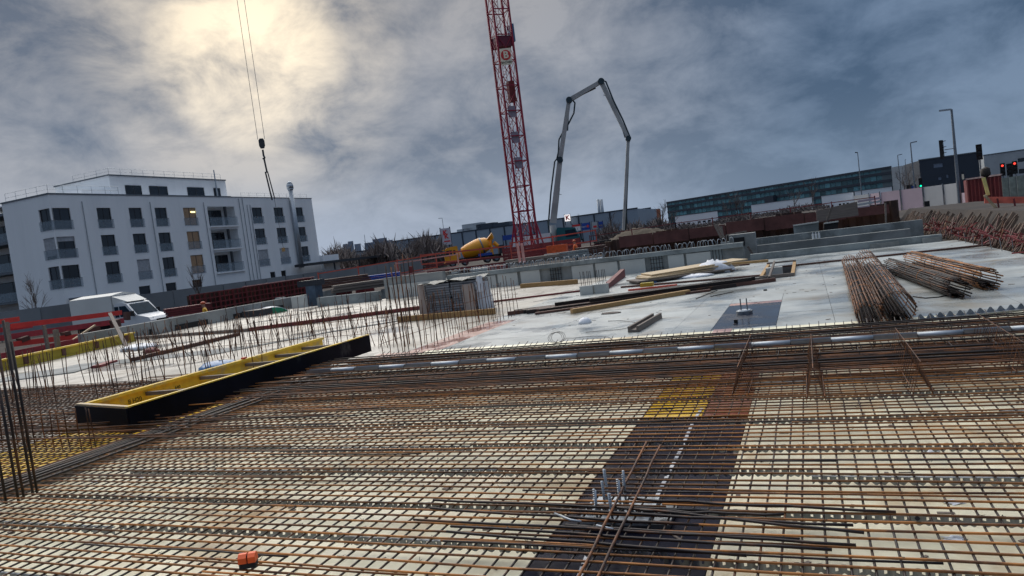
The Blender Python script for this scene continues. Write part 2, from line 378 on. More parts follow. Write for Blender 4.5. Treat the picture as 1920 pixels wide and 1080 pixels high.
# dense beam cage at the far side of the mesh
beamc = thing('beam_reinforcement', 'dense brown beam reinforcement along the far side of the foreground mesh', 'steel cage', (-7.4, 7.2, 0))
bw = [(0, .02 + .052 * k + (0.30 if k > 22 else 0), U(.155, .2)) for k in range(46)] + [(0, .06 * k, U(.05, .1)) for k in range(44)]
barset(beamc, 5, (0, 0, 0), (11.2, 0, 0), .007, bw, m_rust, .12, .012, .006, n=16, amp=.006)
for y in (7.5, 7.62, 8.0, 8.36, 9.15, 9.4, 9.62, 9.8):
    wob((-7.4, y, .225), (3.8, y + U(-.05, .05), .225), .010, 14).build('bar', m_rustd, beamc, True, True)
st = MB()
st.path([(0, 0, .03), (0, 0, .21), (0, .55, .21), (0, .55, .03)], .005, 5); st = st.mesh('stirrup', m_rustd, True)
for k in range(56): place(st, 'stirrup', beamc, (.2 * k + U(-.02, .02), .75 if k % 2 else 2.0, 0))
mesh2 = thing('reinforcement_mesh', 'brown reinforcement mesh left of the dark bar bundle, over the yellow sheet', 'steel mesh', (-15.2, 3.0, 0))
barset(mesh2, 4, (0, 0, 0), (8.2, 0, 0), .006, [(0, .1 * k, .135) for k in range(64)], m_rust, .06, .01, n=12)
barset(mesh2, 4, (0, 0, 0), (0, 6.4, 0), .006, [(.105 * k, 0, .12) for k in range(78)], m_rustd, .01, .05, n=10)
barset(mesh2, 3, (0, 0, 0), (5.6, 0, 0), .006, [(U(-.2, .2), .2 + .18 * k, .17) for k in range(34)], m_rust, .2, .03, .01, n=10, amp=.006)
for k in range(30):
    x0 = U(-11.5, -8.4); y0 = U(5.4, 6.3) if k % 3 else U(6.3, 9.8)
    wob((x0, y0, U(.17, .22)), (x0 + U(3.0, 4.6), y0 + U(-.05, .35), U(.17, .24)), .007, 8).build('bar', m_rusta if k % 3 == 0 else m_rust, mesh2, True, True)
# bars that run past the near side of the long box
cur = thing('bar_bundle', 'bundle of dark bars lying lengthwise between the foreground mesh and the yellow sheet', 'steel bars', (-7.0, 3, .15))
for k in range(7):
    wob((-6.62 - .07 * k, 2.3, .16 + .015 * (k % 3)), (-6.62 - .08 * k + U(-.08, .02), 9.4, .16 + .015 * (k % 2)), .011 if k < 5 else .007, 12).build('bar', m_rustd if k < 5 else m_rust, cur, True, True)
MB().box(-7.08, -7.03, 2.3, 9.5, 0, .17).build('edge_board', m_woodd, cur, True)

# spacer strips: folded sheet, straight top, scalloped foot
def spacer_mesh(ln=2.0):
    b = MB(); n = int(ln / .00625); vs = []
    for i in range(n + 1):
        x = i * .00625; ph = 2 * PI * x / .1
        yy = .014 * math.sin(ph); sc = .5 + .5 * math.cos(2 * ph)
        vs += [(x, yy, .048 + .014 * (1 - sc)), (x, yy, .080), (x, yy * .9 + .0015, .104)]
    b.add(vs, [(3 * i + j, 3 * i + 3 + j, 3 * i + 4 + j, 3 * i + 1 + j) for i in range(n) for j in (0, 1) if not (j == 1 and i % 8 > 5)])
    b.box(0, ln, -.010, .010, .098, .103)
    return b.mesh('spacer', m_galvd, True)
sp = spacer_mesh()
first = True
rows = [('nearest the camera', 2.72), ('second nearest the camera', 3.45), ('third from the camera', 4.02), ('fourth from the camera', 4.66), ('fifth from the camera', 5.28), ('sixth from the camera', 6.02), ('seventh from the camera', 6.75), ('farthest, by the dense bars', 7.3)]
for rn, yy in rows:
    for k in range(6):
        x = -6.75 + 1.98 * k + (.35 * (int(yy * 7) % 3))
        if x > 2.6: continue
        place(sp, 'spacer_strip', None, (x, yy + U(-.05, .05) + (.10 if k < 3 else 0), .0), rz=U(-.006, .006),
              label='scalloped grey strip, row ' + rn + ', ' + ['leftmost', 'second from left', 'third from left', 'fourth from left', 'fifth from left', 'rightmost'][k], cat='spacer strip', group='spacer strips under the foreground mesh')

# loose thick dark bars round the base plate
for k, (a, b) in enumerate([((812, 938), (1330, 958)), ((806, 953), (1310, 985)), ((775, 974), (1500, 1012)), ((845, 986), (1560, 1030)), ((838, 997), (1400, 1042)),
                            ((1030, 955), (1600, 985)), ((1180, 935), (1680, 960)), ((1200, 958), (1470, 965)), ((1120, 948), (1620, 998)), ((1060, 985), (1605, 1022))]):
    p, q = G(*a, .155), G(*b, .155)
    wob(p, q, .0078, 8, .006).build('loose_bar', m_rustd, None, False, True, label='thick loose bar by the studded plate, ' + ['farthest of those reaching left', 'second from the back', 'middle one, reaching far left', 'reaching far right in front', 'nearest one on the left', 'starting just behind the plate', 'ending farthest right', 'short one right of the studs', 'just in front of the studs', 'nearest one on the right'][k], cat='steel bar')
for a, b, lab in (((1211, 829), (1078, 1095), 'left of the two long bars laid over the studded base plate'), ((1238, 836), (1108, 1110), 'right of the two long bars laid over the studded base plate')):
    wob(G(*a, .17), G(*b, .17), .0085, 10, .004).build('long_bar', m_rust, None, False, True, label=lab + ', pointing away from camera', cat='steel bar')
# base plate with studs
bp = thing('base_plate', 'galvanised base plate with upright threaded studs standing in the mesh on the black strip', 'base plate', (-1.22, 4.16, .0))
MB().box(-.20, .22, -.20, .22, .045, .062).build('plate', m_galv, bp)
MB().box(.02, .34, -.16, .16, .012, .04).build('lower_plate', m_galvd, bp)
for i, (px, py, tx, ty) in enumerate([(1120, 975, 1108, 928), (1136, 960, 1123, 902), (1150, 985, 1141, 925), (1164, 955, 1158, 906), (1174, 945, 1168, 882), (1140, 935, 1137, 880)]):
    b0 = G(px, py, .06); dd = VY(tx, ty, b0.y)
    s_ = MB(); s_.cyl(b0, (b0.x + U(-.01, .01), b0.y, max(.24, dd.z)), .0075, n=10)
    for q in range(12): s_.cyl((b0.x, b0.y, .10 + .013 * q), (b0.x, b0.y, .105 + .013 * q), .0088, n=8)
    o = s_.build('stud', m_galv, bp, True, True)
    MB().cyl((b0.x, b0.y, .063), (b0.x, b0.y, .082), .02, n=6).build('nut', m_galvd, o, False) .location = Vector((0, 0, 0)) - Vector(bp.location)
MB().path([G(1040, 963, .16), G(1070, 975, .165), G(1090, 978, .16)], .007, 6).build('bent_clip', m_galv, None, False, True, label='short bent silver clip lying left of the studded base plate', cat='clip')
MB().path([G(1118, 985, .16), G(1150, 992, .16)], .006, 6).build('bent_clip', m_galv, None, False, True, label='short silver clip between the near studs of the base plate', cat='clip')
# white marking strap on the dark strip
sb = MB(); pts = [G(*p, .006) for p in ((1316, 765), (1300, 790), (1278, 840), (1262, 870), (1248, 898), (1232, 930))]
for a, b in zip(pts, pts[1:]):
    n = max(1, int((b - a).length / .12))
    for k in range(n): sb.beam(a.lerp(b, (k + .08) / n), a.lerp(b, (k + .92) / n), .028, .003)
sb.build('marking_strap', m_plasw, None, label='white strap of short dashes lying on the dark strip under the mesh', cat='strap')
sb = MB(); pts = [G(*p, .006) for p in ((1112, 1018), (1104, 1036), (1094, 1060), (1085, 1085))]
for a, b in zip(pts, pts[1:]): sb.beam(a.lerp(b, .1), a.lerp(b, .9), .03, .003)
sb.build('marking_strap', m_plasw, None, label='short white strap at the bottom edge in front of the base plate', cat='strap')
# orange tool on the mesh
c0 = G(467, 1062, .14)
tm = thing('tape_box', 'small orange and black tool with a ridged orange top resting on the mesh', 'tool', c0, .5)
MB().ext([(-.045, -.03, .0), (.045, -.03, .0), (.045, -.03, .032), (-.045, -.03, .032)], (0, .06, 0)).build('base', m_rubber, tm)
MB().ext([(-.047, -.033, .03), (-.047, .033, .03), (-.047, .033, .062), (-.047, .012, .078), (-.047, -.012, .078), (-.047, -.033, .062)], (.045, 0, 0)).build('cap', m_orred, tm)
MB().ext([(.006, -.033, .03), (.006, .033, .03), (.006, .033, .062), (.006, .012, .078), (.006, -.012, .078), (.006, -.033, .062)], (.041, 0, 0)).build('cap', m_orred, tm)
MB().box(-.002, .006, -.02, .02, .03, .07).build('strap', m_rubber, tm)
MB().cyl(G(1720, 972, .13), G(1720, 972, .17), .012, n=8).build('rubber_plug', m_rubber, None, label='small black upright plug on the mesh at right foreground', cat='plug')
for k, (px, py) in enumerate([(178, 903), (262, 897), (1790, 942), (1745, 845), (1788, 1010)]):
    c = G(px, py, .1 if k < 2 else .006); b = MB(); b.sph((0, 0, 0), .035, 7, 5, (1.4, .9, .25), .5)
    b.build('paper_scrap', m_plasw, None, False, False, c, label=['crumpled white scrap in the mesh near the dark bar bundle', 'second white scrap just right of the dark bar bundle', 'white scrap on the deck under the mesh at the right edge', 'tiny white scrap under the mesh, far right', 'white scrap near the bottom right corner'][k], cat='scrap')

# sheet metal channel on the beam cage
ch = thing('joint_channel', 'long silver sheet metal channel in alternating open and closed lengths lying on the dense bars', 'metal channel', (-7.2, 8.85, .2))
segA = MB()
for k in range(7):
    t0, t1 = PI * k / 7, PI * (k + 1) / 7
segA.path([(0, 0, 0), (.43, 0, 0)], .036, 12); segA = segA.mesh('segment', m_galv, True)
segB = MB(); pr = [(-.04, .03), (-.034, -.012), (-.012, -.03), (.012, -.03), (.034, -.012), (.04, .03)]
vs = [(x, y, z) for x in (0, .43) for y, z in pr] + [(x, y * .9, z + .004) for x in (0, .43) for y, z in pr]
segB.add(vs, [(i, i + 1, 7 + i, 6 + i) for i in range(5)] + [(12 + i, 13 + i, 19 + i, 18 + i) for i in range(5)]); segB = segB.mesh('segment', m_galv, False)
brk = MB().path([(0, .05, -.1), (0, .05, .05), (0, .045, .09)], .004, 5).path([(0, -.045, .02), (0, -.05, -.1)], .004, 5).mesh('bracket', m_rustd, True)
for k in range(26):
    yy = .012 * math.sin(k * 1.3)
    place(segA if k % 2 else segB, 'segment', ch, (.432 * k, yy, 0), rz=U(-.004, .004))
    place(brk, 'bracket', ch, (.432 * k, yy, 0))
# lattice row along the far edge of the mesh
lat = thing('lattice_strip', 'thin zigzag lattice strip along the far edge of the foreground mesh', 'lattice', (-7.3, 10.0, 0))
zg = MB().path([(0, 0, .10), (11.2, 0, .10)], .005, 5).mesh('chord', m_rustd); place(zg, 'chord', lat)
zg2 = MB().path([(0, .02, .012), (11.2, .02, .012)], .005, 5).mesh('chord', m_rustd); place(zg2, 'chord', lat)
z1 = MB().path([(.1 * (i / 2), .01, .012 if i % 2 else .10) for i in range(21)], .004, 5).mesh('diagonal', m_rustd)
for k in range(11): place(z1, 'diagonal', lat, (1.0 * k, 0, 0))
# four upright mesh spacers
def frame_mesh(dx):
    r = thing('support_frame', '', 'mesh spacer', (0, 0, .1), group='upright support frames at the dense bars')
    MB().bar((0, 0, .30), (0, 1.75, .30), .0042).build('top_bar', m_rust, r)
    for s in (-1, 1): MB().bar((s * .07, 0, .06), (s * .07, 1.75, .06), .0035).build('foot_bar', m_rust, r)
    lg = MB().path([(-.08, 0, .0), (0, 0, .30), (.08, 0, .0)], .0042, 5).mesh('leg', m_rust)
    for k in range(15): place(lg, 'leg', r, (0, .03 + .12 * k, 0))
    return r
f0 = frame_mesh(0)
ub = MB().path([(0, 0, 0), (0, .18, .01), (0, .50, .085)], .0055, 5).mesh('upstand_bar', m_rustd)
for k in range(105): place(ub, 'upstand_bar', beamc, (.62 + .1 * k + U(-.01, .01), 2.66 + U(-.03, .03), .10), rot=(U(-.03, .05), 0, U(-.05, .05)))
for k, (px, py, lab) in enumerate([(1388, 742, 'leftmost of the four upright rusty wire frames, at the red brown sheet'), (1530, 748, 'upright rusty wire frame second from left, seen straight end on'),
                                   (1732, 738, 'third upright rusty wire frame from left, under the silver channel'), (1925, 700, 'rightmost upright rusty wire frame, cut by the right edge')]):
    c = G(px, py, .14); o = f0 if k == 0 else dup(f0)
    o.location = (c.x, c.y, .1); o['label'] = lab

# ================================================================ STARTER BARS
sbm = []
for h in (.55, .75, .9, 1.05, 1.25, 1.6):
    for _ in range(3): sbm.append((h, wob((0, 0, 0), (0, 0.001, h), .0075, 4, .006, sides=5).mesh('starter_bar', m_rust, True)))
def starter(x, y, h, lab, grp, lean=.03, z=0.0, thick=1):
    hh, me = min(sbm, key=lambda t: abs(t[0] - h) + rnd() * .02)
    o = place(me, 'starter_bar', None, (x, y, z), rot=(random.gauss(0, lean), random.gauss(0, lean), 0), label=lab, cat='starter bar', group=grp)
    o.scale = (thick, thick, h / hh)
LB = 'rusty starter bar standing in the double row behind the long yellow box'
for k in range(46):
    for yy in (12.2, 12.6):
        if rnd() < .92: starter(-15.4 + .17 * k + U(-.03, .03), yy + U(-.04, .04), U(.75, 1.0), LB, 'starter bars behind the long yellow box', .09)
for k in range(15):
    starter(-15.2 + .5 * k, 12.4, .95, 'steeply leaning starter bar in the double row behind the yellow box', 'leaning starter bars behind the yellow box', .3)
for k in range(26):
    for xx in (-7.15, -6.75):
        starter(xx + U(-.03, .03), 10.9 + .22 * k, U(.8, 1.05), 'rusty starter bar along the faded pink strip right of the black box', 'starter bars along the pink strip', .05)
for k in range(70):
    q_ = G(430 + 5.6 * k, 640 - .10 * 5.6 * k + U(-10, 10)); starter(q_.x, q_.y, U(.6, 1.1), 'rusty starter bar in the loose field between the red beam and the yellow box', 'starter bars between red beam and box', .10)
hb = MB()
for z in (.28, .55): hb.bar((-7.15, 10.8, z), (-7.15, 16.4, z + .03), .005, 5)
for z in (.3, .6): hb.bar((-15.2, 12.3, z), (-8.0, 12.4, z), .005, 5)
hb.build('tie_bars', m_rust, None, label='thin level tie bars threaded through the starter bars behind the boxes', cat='steel bars', kind='stuff')
for px, py, tx, ty in ((742, 640, 688, 502), (752, 640, 694, 505), (760, 650, 700, 500), (768, 645, 707, 502), (785, 600, 745, 480), (778, 600, 740, 478), (771, 602, 735, 478)):
    b0 = G(px, py); h = VY(tx, ty, b0.y).z
    starter(b0.x, b0.y, max(.8, min(h, 2.2)), 'one of the tall dark column bars standing right of the black box', 'tall column bars right of the black box', .012, 0.0, 1.7)
for k, (px, py, tx, ty) in enumerate([(62, 928, 10, 600), (45, 935, 2, 660), (35, 940, -12, 700), (12, 945, -25, 690), (70, 925, 18, 640)]):
    b0 = G(px, py, .1); h = VY(tx, ty, b0.y).z - .1
    MB().bar((0, 0, 0), (0, 0, h), .0115, 7).build('column_bar', m_rustd, None, False, True, tuple(b0), label='tall thick column bar at the left edge beside the dark bar bundle', cat='steel bar', group='tall column bars at the left edge')
for k in range(12):
    starter(-9.2 + .15 * k, 5.55 + U(-.03, .03), .5, 'short starter bar in front of the near end of the black box', 'short bars in front of the black box', .03, .02)
for k in range(60):
    x = -14.8 + .105 * k; starter(x, 8.6 + U(-.9, .9), U(.7, 1.0), 'starter bar standing in the brown mesh left of the black box', 'starter bars in the brown mesh left of the box', .07)
for k in range(48):
    starter(-19.6 + .17 * k, 14.2 + U(-.4, .4), U(.6, .95), 'starter bar standing on the pale deck beyond the brown mesh at left', 'starter bars on the pale deck at left', .12)

# ================================================================ LONG FORMWORK BOX
bx = thing('formwork_box', 'long open formwork box, yellow inside and black outside, on the mesh', 'formwork box', (-7.5, 5.95, .11), rz=.02)
MB().box(-.021, 0, 0, 5.25, 0, .30).build('side_panel', m_bface, bx, label='black outer face')
MB().box(-.046, -.022, 0, 5.22, 0.001, .304).build('side_lining', m_yel, bx)
MB().box(-.05, .003, 0, 5.25, .305, .32).build('edge_strip', m_yel, bx)
MB().box(-1.28, -1.262, .35, 5.5, 0, .30).build('side_panel', m_bface, bx)
MB().box(-1.26, -1.236, .36, 5.5, 0, .306).build('side_lining', m_yel, bx, label='yellow inner face')
MB().box(-1.234, -1.19, .38, 5.5, .262, .304).build('top_rail', m_yel, bx); MB().box(-1.234, -1.19, .38, 5.5, .0, .04).build('bottom_rail', m_yel, bx)
MB().ext([(-1.28, .30, 0), (0, -.03, 0), (0, -.03, .298), (-1.28, .30, .298)], (0, .024, 0)).build('end_panel', m_bface, bx)
MB().ext([(-1.30, .33, .300), (0, -.005, .300), (0, .05, .300), (-1.28, .39, .300)], (0, 0, .018)).build('end_cap', m_ply, bx)
for yy in (1.35, 2.35, 3.35, 4.1, 4.85):
    MB().beam((-1.22, yy, .20), (-.05, yy + .02, .21), .06, .05).build('cross_prop', m_woodd, bx)
text('8 H20', .09, m_rubber, bx, (-1.232, 1.15, .15), (PI / 2, 0, PI / 2), ext=.0006)
text('640', .07, m_rubber, bx, (-1.232, 1.9, .16), (PI / 2, 0, PI / 2), ext=.0006)
MB().box(-1.25, -1.19, 3.28, 3.36, .31, .335).build('clamp', m_orr, bx)
# blue and white plastic behind the box
b = MB(); b.sph((0, 0, .05), .34, 14, 8, (1.3, 1, .30), .14); b.build('plastic_heap', mat('blue_plastic', (.10, .22, .42), .3, bump=.8, bscale=8), None, False, True, tuple(G(412, 690)), label='blue white plastic heap behind the long yellow box', cat='plastic sheet')
b = MB(); b.sph((0, 0, .05), .40, 14, 8, (1.5, 1, .30), .2); b.build('plastic_heap', m_plasw, None, False, True, tuple(G(262, 655)), label='white plastic heap on the pale deck beside a small red bundle, far left', cat='plastic sheet')
b = MB(); b.sph((0, 0, .04), .2, 12, 7, (1.5, .9, .6), .12); b.build('red_bundle', m_redd, None, False, True, tuple(G(285, 662)), label='small red bundle right of the white plastic heap at left', cat='bundle')

# ================================================================ THINGS LYING ON THE DECK
def cage(p, q, r, nb, label, near_open=0.0, flat=1.0, m=m_rust, fray=0, twist=0):
    p, q = Vector(p), Vector(q); d = q - p; ln = d.length
    t = thing('rebar_cage', label, 'rebar cage', (p.x, p.y, r * flat + .01), math.atan2(d.y, d.x), 'round rebar cages on the deck')
    for k in range(nb):
        a = 2 * PI * k / nb
        pts = [(ln * i / 8, r * math.cos(a + twist * i / 8) + U(-.007, .007), r * flat * math.sin(a + twist * i / 8) + U(-.01, .01)) for i in range(9)]
        pts[0] = (pts[0][0] - U(0, fray), pts[0][1], pts[0][2]); pts[-1] = (pts[-1][0] + U(0, .3), *pts[-1][1:])
        MB().path(pts, .0125, 6).build('bar', m if k % 4 else m_rust, t, False, True)
    k = 0; x = .15
    while x < ln:
        o = MB().ring((0, 0, 0), r * 1.04, .0065, 'x', 20, 5).build('ring', m_rusta if k % 4 else m_rustd, t, False, True, (x, 0, 0)); o.scale = (1, 1, flat)
        x += U(.8, 1.2); k += 1
    for _ in range(int(nb * 1.6)):     # bars lying inside the cage
        a, b = U(-.6, .6) * r, U(-.95, -.3) * r * flat
        MB().path([(U(-fray, .4), a, b), (ln * .5, a * .7, b), (ln - U(0, 1.0), a, b)], .010, 5).build('inner_bar', m_rustd, t, False, True)
    return t
cage(G(1631, 590, .16), G(1592, 487, .20), .17, 20, 'leftmost rusty rebar cage, frayed near end, pointing away from the camera', flat=.9, fray=.35, m=m_rust)
cage(G(1685, 580, .21), G(1622, 484, .22), .21, 24, 'rusty rebar cage with a wide open round near end, second from left', m=m_rust)
cage(G(1795, 540, .16), G(1672, 497, .17), .15, 24, 'nearer rebar cage of the pair lying crosswise at right', fray=.25, m=m_rustd)
cage(G(1852, 522, .19), G(1712, 484, .20), .17, 22, 'farther rebar cage of the pair lying crosswise at right, orange rust', fray=.25, m=m_rusta)
MB().path([G(1712, 556, .01), G(1735, 559, .01), G(1760, 557, .01), G(1790, 551, .01)], .010, 6).build('curved_bar', m_rustd, None, label='single curved dark bar on the deck in front of the crosswise cages', cat='steel bar')
# wavy strips lying by the right edge, in front of the cages
sv = G(1722, 600, .02); ev = G(1930, 578, .02); n = 44; vs = []
wv = MB()
for i in range(n * 4 + 1):
    p = sv.lerp(ev, i / (n * 4)); h = .035 + .03 * math.sin(2 * PI * i / 16); wv.v += [(p.x, p.y, .005), (p.x, p.y + .02, max(.02, h + .03))]
wv.f = [(2 * i, 2 * i + 2, 2 * i + 3, 2 * i + 1) for i in range(n * 4)]
wv.beam(sv, ev, .10, .012)
wv.build('wavy_strip', m_galvd, None, label='long grey strip with a wavy crest lying in front of the rebar cages', cat='metal strip')
# anchor disc with two rods on the far dark sheet
ad = thing('rod_foot', 'round steel foot with two upright threaded rods on the dark wet sheet', 'steel foot', tuple(G(1396, 588)))
MB().cyl((0, 0, 0), (0, 0, .055), .14, n=24).build('disc', m_galvd, ad)
MB().cyl((0, 0, .055), (0, 0, .07), .12, .11, 24).build('rim', m_galv, ad)
for x in (-.05, .055): MB().cyl((x, 0, .06), (x, 0, .27), .011, n=8).build('rod', m_galvd, ad)
c = G(1380, 605); MB().box(c.x - .03, c.x + .03, c.y - .02, c.y + .02, .002, .05).build('rubber_block', m_rubber, None, label='tiny black block on the dark wet sheet in front of the steel foot', cat='block')
c = G(1435, 545); MB().cyl((c.x, c.y, .001), (c.x, c.y, .03), .04, n=10).build('deck_plug', m_rubber, None, label='tiny black cap on the pale deck behind the dark wet sheet', cat='cap')
# pile of long dark flats
p0, p1 = G(985, 588), G(1440, 528)
pile = thing('steel_bar_pile', 'long pile of dark steel beams lying across the pale deck', 'steel pile', (p0.x, p0.y, 0), math.atan2(p1.y - p0.y, p1.x - p0.x))
lnp = (p1 - p0).length
for k in range(9):
    a, b = U(-.5, .5), lnp + U(-1.6, .6)
    MB().beam((a, -.32 + .085 * k, .05), (b, -.30 + .08 * k, .05), .07, .09).build('flat_bar', m_brn if k % 2 else m_rustd, pile)
for k in range(5): MB().beam((1 + U(-.4, 1), -.22 + .1 * k, .135), (lnp - U(.3, 2.5), -.2 + .1 * k, .14), .07, .08).build('flat_bar', m_rustd, pile)
MB().beam((.2, -.6, .03), (4.5, -.5, .03), .10, .05).build('flat_bar', m_brn, pile)
def plank(a, b, w, h, m, label, name='timber_beam', z=0.0, cat='timber beam', **k):
    a, b = Vector(a), Vector(b); z0 = z + h / 2 + .003
    return MB().beam((a.x, a.y, z0), (b.x, b.y, z0), w, h).build(name, m, None, label=label, cat=cat, **k)
plank(G(1072, 588), G(1292, 551), .14, .10, m_wood, 'ochre timber beam lying in front of the dark steel pile')
plank(G(978, 540), G(1082, 532), .16, .16, m_wood, 'short yellow timber beam near the long concrete wall')
plank(G(748, 604), G(928, 589), .14, .15, m_wood, 'yellow timber beam lying in front of the stacked pallet')
plank(G(915, 568), G(1088, 547), .08, .05, m_redd, 'long thin dark red steel bar right of the pallet', 'steel_bar', cat='steel bar')
plank(G(1178, 546), G(1270, 536), .08, .05, m_orr, 'bright red lath behind the dark steel pile', 'red_lath', cat='lath')
plank(G(1165, 540), G(1430, 518), .10, .05, m_brn, 'thin brown plank behind the dark steel pile', 'brown_plank', cat='plank')
plank(G(1360, 498), G(1440, 491), .15, .08, m_wood, 'short ochre plank left of the stair opening at the deck edge')
plank(G(1310, 505), G(1405, 497), .10, .05, m_brn, 'short rust brown plank behind the white film heap', 'brown_plank', cat='plank')
plank(G(1452, 503), G(1868, 459), .10, .05, m_brn, 'very long red brown plank along the far side of the deck', 'brown_plank', cat='plank')
for k, (a, b) in enumerate([((1305, 560), (1345, 544)), ((1332, 556), (1375, 547)), ((1150, 560), (1200, 556))]):
    wob(G(*a, .01), G(*b, .01), .009, 4).build('offcut_bar', m_rustd, None, label=['short bar offcut on the pale deck, leftmost of the two behind the foot', 'short bar offcut on the pale deck, nearest the dark sheet', 'bar offcut lying behind the timber beam'][k], cat='steel bar')
# short trough of timber
a, b = G(1188, 622, .01), G(1232, 596, .01)
tr = thing('timber_trough', 'short grey timber trough lying on the pale deck', 'timber', (a.x, a.y, .003), math.atan2(b.y - a.y, b.x - a.x))
l_ = (b - a).length
MB().box(0, l_, -.10, .10, 0, .04).build('base', m_woodd, tr)
for s in (-1, 1): MB().box(0, l_, s * .075 - .022, s * .075 + .022, .042, .10).build('side', m_woodd, tr)
# stair opening kerb
op = thing('opening_frame', 'ochre timber frame round the dark opening in the deck', 'timber frame', (HX0, HY0, 0))
MB().box(-.09, -.005, -.05, 4.1, .003, .09).build('board', m_wood, op); MB().box(.68, .77, -.05, 4.1, .003, .09).build('board', m_wood, op)
MB().box(-.09, .77, 4.0, 4.09, .095, .14).build('board', m_woodd, op); MB().box(-.09, .77, -.14, -.055, .003, .09).build('board', m_woodd, op)
c = G(1446, 517); MB().box(c.x - .12, c.x + .3, c.y - .1, c.y + .15, .004, .22).build('concrete_block', m_greyl, None, label='small grey block at the left of the framed opening', cat='block')
MB().beam(G(1442, 520, .1), G(1452, 491, .35), .05, .05).build('prop_post', m_woodd, None, label='short leaning post at the left of the framed opening', cat='post')
# plywood sheets and film
ps = thing('plywood_pile', 'slanting pile of pale plywood sheets in front of the long concrete wall', 'plywood', (-3.9, 23.2, .02), .55)
for k in range(5):
    ob = MB().box(-1.5 + U(-.2, .2), 1.5 + U(-.2, .4), -.6 + U(-.1, .1), .6 + U(-.15, .15), .045 * k, .045 * k + .04).build('sheet', m_ply if k > 1 else m_woodd, ps, loc=(.1 * k, .05 * k, .01 * k))
    ob.rotation_euler = (U(-.005, .005), -.03 * (k > 2), U(-.12, .12))
def heap(c, r, sc, m, name, label, cat, seg=18, jit=.16):
    b = MB(); b.sph((0, 0, 0), r, seg, 10, sc, jit); b.v = [(x, y, max(z, -.0) + .004) for x, y, z in b.v]
    return b.build(name, m, None, False, True, tuple(c), label=label, cat=cat)
heap(G(1340, 512), .42, (1.4, 1.0, .95), m_plasw, 'plastic_film', 'crumpled white plastic film heap beside the plywood pile', 'plastic film')
heap(G(1300, 520), .3, (2.0, 1.0, .35), m_plasw, 'plastic_film', 'flat tail of white plastic film in front of the plywood pile', 'plastic film')
heap(G(1225, 530), .1, (1.5, 1, .6), mat('blue_plastic', (.1, .2, .4)), 'blue_bottle', 'tiny blue bottle left of the plywood pile', 'bottle', 8)
heap(G(1232, 525), .22, (1.2, 1, .4), m_plasw, 'plastic_film', 'small white film scrap beside the tiny blue bottle', 'plastic film', 10)
c = G(1214, 541); MB().box(c.x - .18, c.x + .18, c.y - .1, c.y + .1, .06, .17).build('yellow_block', m_yeld, None, label='small yellow block on the red lath', cat='block')
heap(G(1097, 607, .09), .13, (1, 1, .9), m_plasw, 'plastic_bag', 'round white plastic bag with a red mark alone on the wet deck', 'bag', 14, .05)
heap(G(1145, 588), .1, (2.2, 1, .35), m_woodd, 'glove', 'pair of dirty work gloves on the deck behind the white bag', 'gloves', 10)
# wire
w_ = MB(); c = G(1040, 637, .07); pts = []
for i in range(54): t = i * 2 * PI / 18; pts.append((c.x + .13 * math.cos(t) + .02 * i / 18, c.y + .05 * math.sin(t) + .03 * i / 18, .1 + .085 * math.sin(t)))
w_.path(pts, .004, 5)
w_.path([pts[-1]] + [G(*p, .015) for p in ((1075, 634), (1110, 630), (1140, 632), (1155, 640), (1140, 642))], .004, 5)
w_.build('wire_coil', m_rustd, None, label='loose coil of thin dark wire at the near edge of the wet deck', cat='wire')
MB().path([G(*p, .012) for p in ((1140, 602), (1165, 601), (1195, 605), (1192, 612), (1160, 618), (1120, 621), (1098, 623))], .005, 5).build('wire', m_rustd, None, label='thin looping wire behind the coil on the wet deck', cat='wire')
# pallet with stacked slabs
pc = (-9.25, 18.2)
pl = thing('pallet', 'timber pallet under the stack of grey slabs', 'pallet', (pc[0], pc[1], .0), .12)
for y in (-.5, 0, .5): MB().box(-.85, .85, y - .05, y + .05, 0, .09).build('bearer', m_woodd, pl)
for k in range(7): MB().box(-.85 + .25 * k, -.66 + .25 * k, -.58, .58, .092, .115).build('slat', m_woodd, pl)
sk = thing('slab_stack', 'stack of grey slabs in layers on a pallet, torn film at both ends', 'slab stack', (pc[0], pc[1], .118), .12)
slab = MB().box(-.39, .39, -.52, .52, 0, .052).mesh('slab', mat('grey_blue_slab', (.22, .235, .26), .7, 0, .15, 3, rnd_v=.25))
for k in range(12):
    for x in (-.41, .41): place(slab, 'slab', sk, (x + U(-.02, .02), U(-.02, .02), .066 * k + .003), rz=U(-.015, .015))
sh = MB(); nx, ny = 14, 8
for i in range(nx + 1):
    for j in range(ny + 1): sh.v.append((-.95 + 1.9 * i / nx, -.6 + 1.2 * j / ny, .80 + .03 * math.sin(i * 1.1 + j) + U(-.008, .02) + .06 * (i / nx)))
sh.f = [(i * (ny + 1) + j, (i + 1) * (ny + 1) + j, (i + 1) * (ny + 1) + j + 1, i * (ny + 1) + j + 1) for i in range(nx) for j in range(ny)]
sh.build('cover_sheet', mat('dark_cover_sheet', (.10, .115, .11), .5, bump=.5), sk, False, True)
def drape(x0, x1, y, z0, z1, m, name, tilt=0.0):
    d = MB(); n, k = 10, 10
    for i in range(n + 1):
        for j in range(k + 1):
            u, v = i / n, j / k; d.v.append((x0 + (x1 - x0) * u + tilt * (1 - v) + U(-.01, .01), y - .04 * (1 - v) + .035 * math.sin(u * 9 + v * 2), z0 + (z1 - z0) * v))
    d.f = [(i * (k + 1) + j, (i + 1) * (k + 1) + j, (i + 1) * (k + 1) + j + 1, i * (k + 1) + j + 1) for i in range(n) for j in range(k)]
    d.build(name, m, sk, False, True)
m_card = mat('beige_card', (.42, .35, .31), .7, 0, .12, 2)
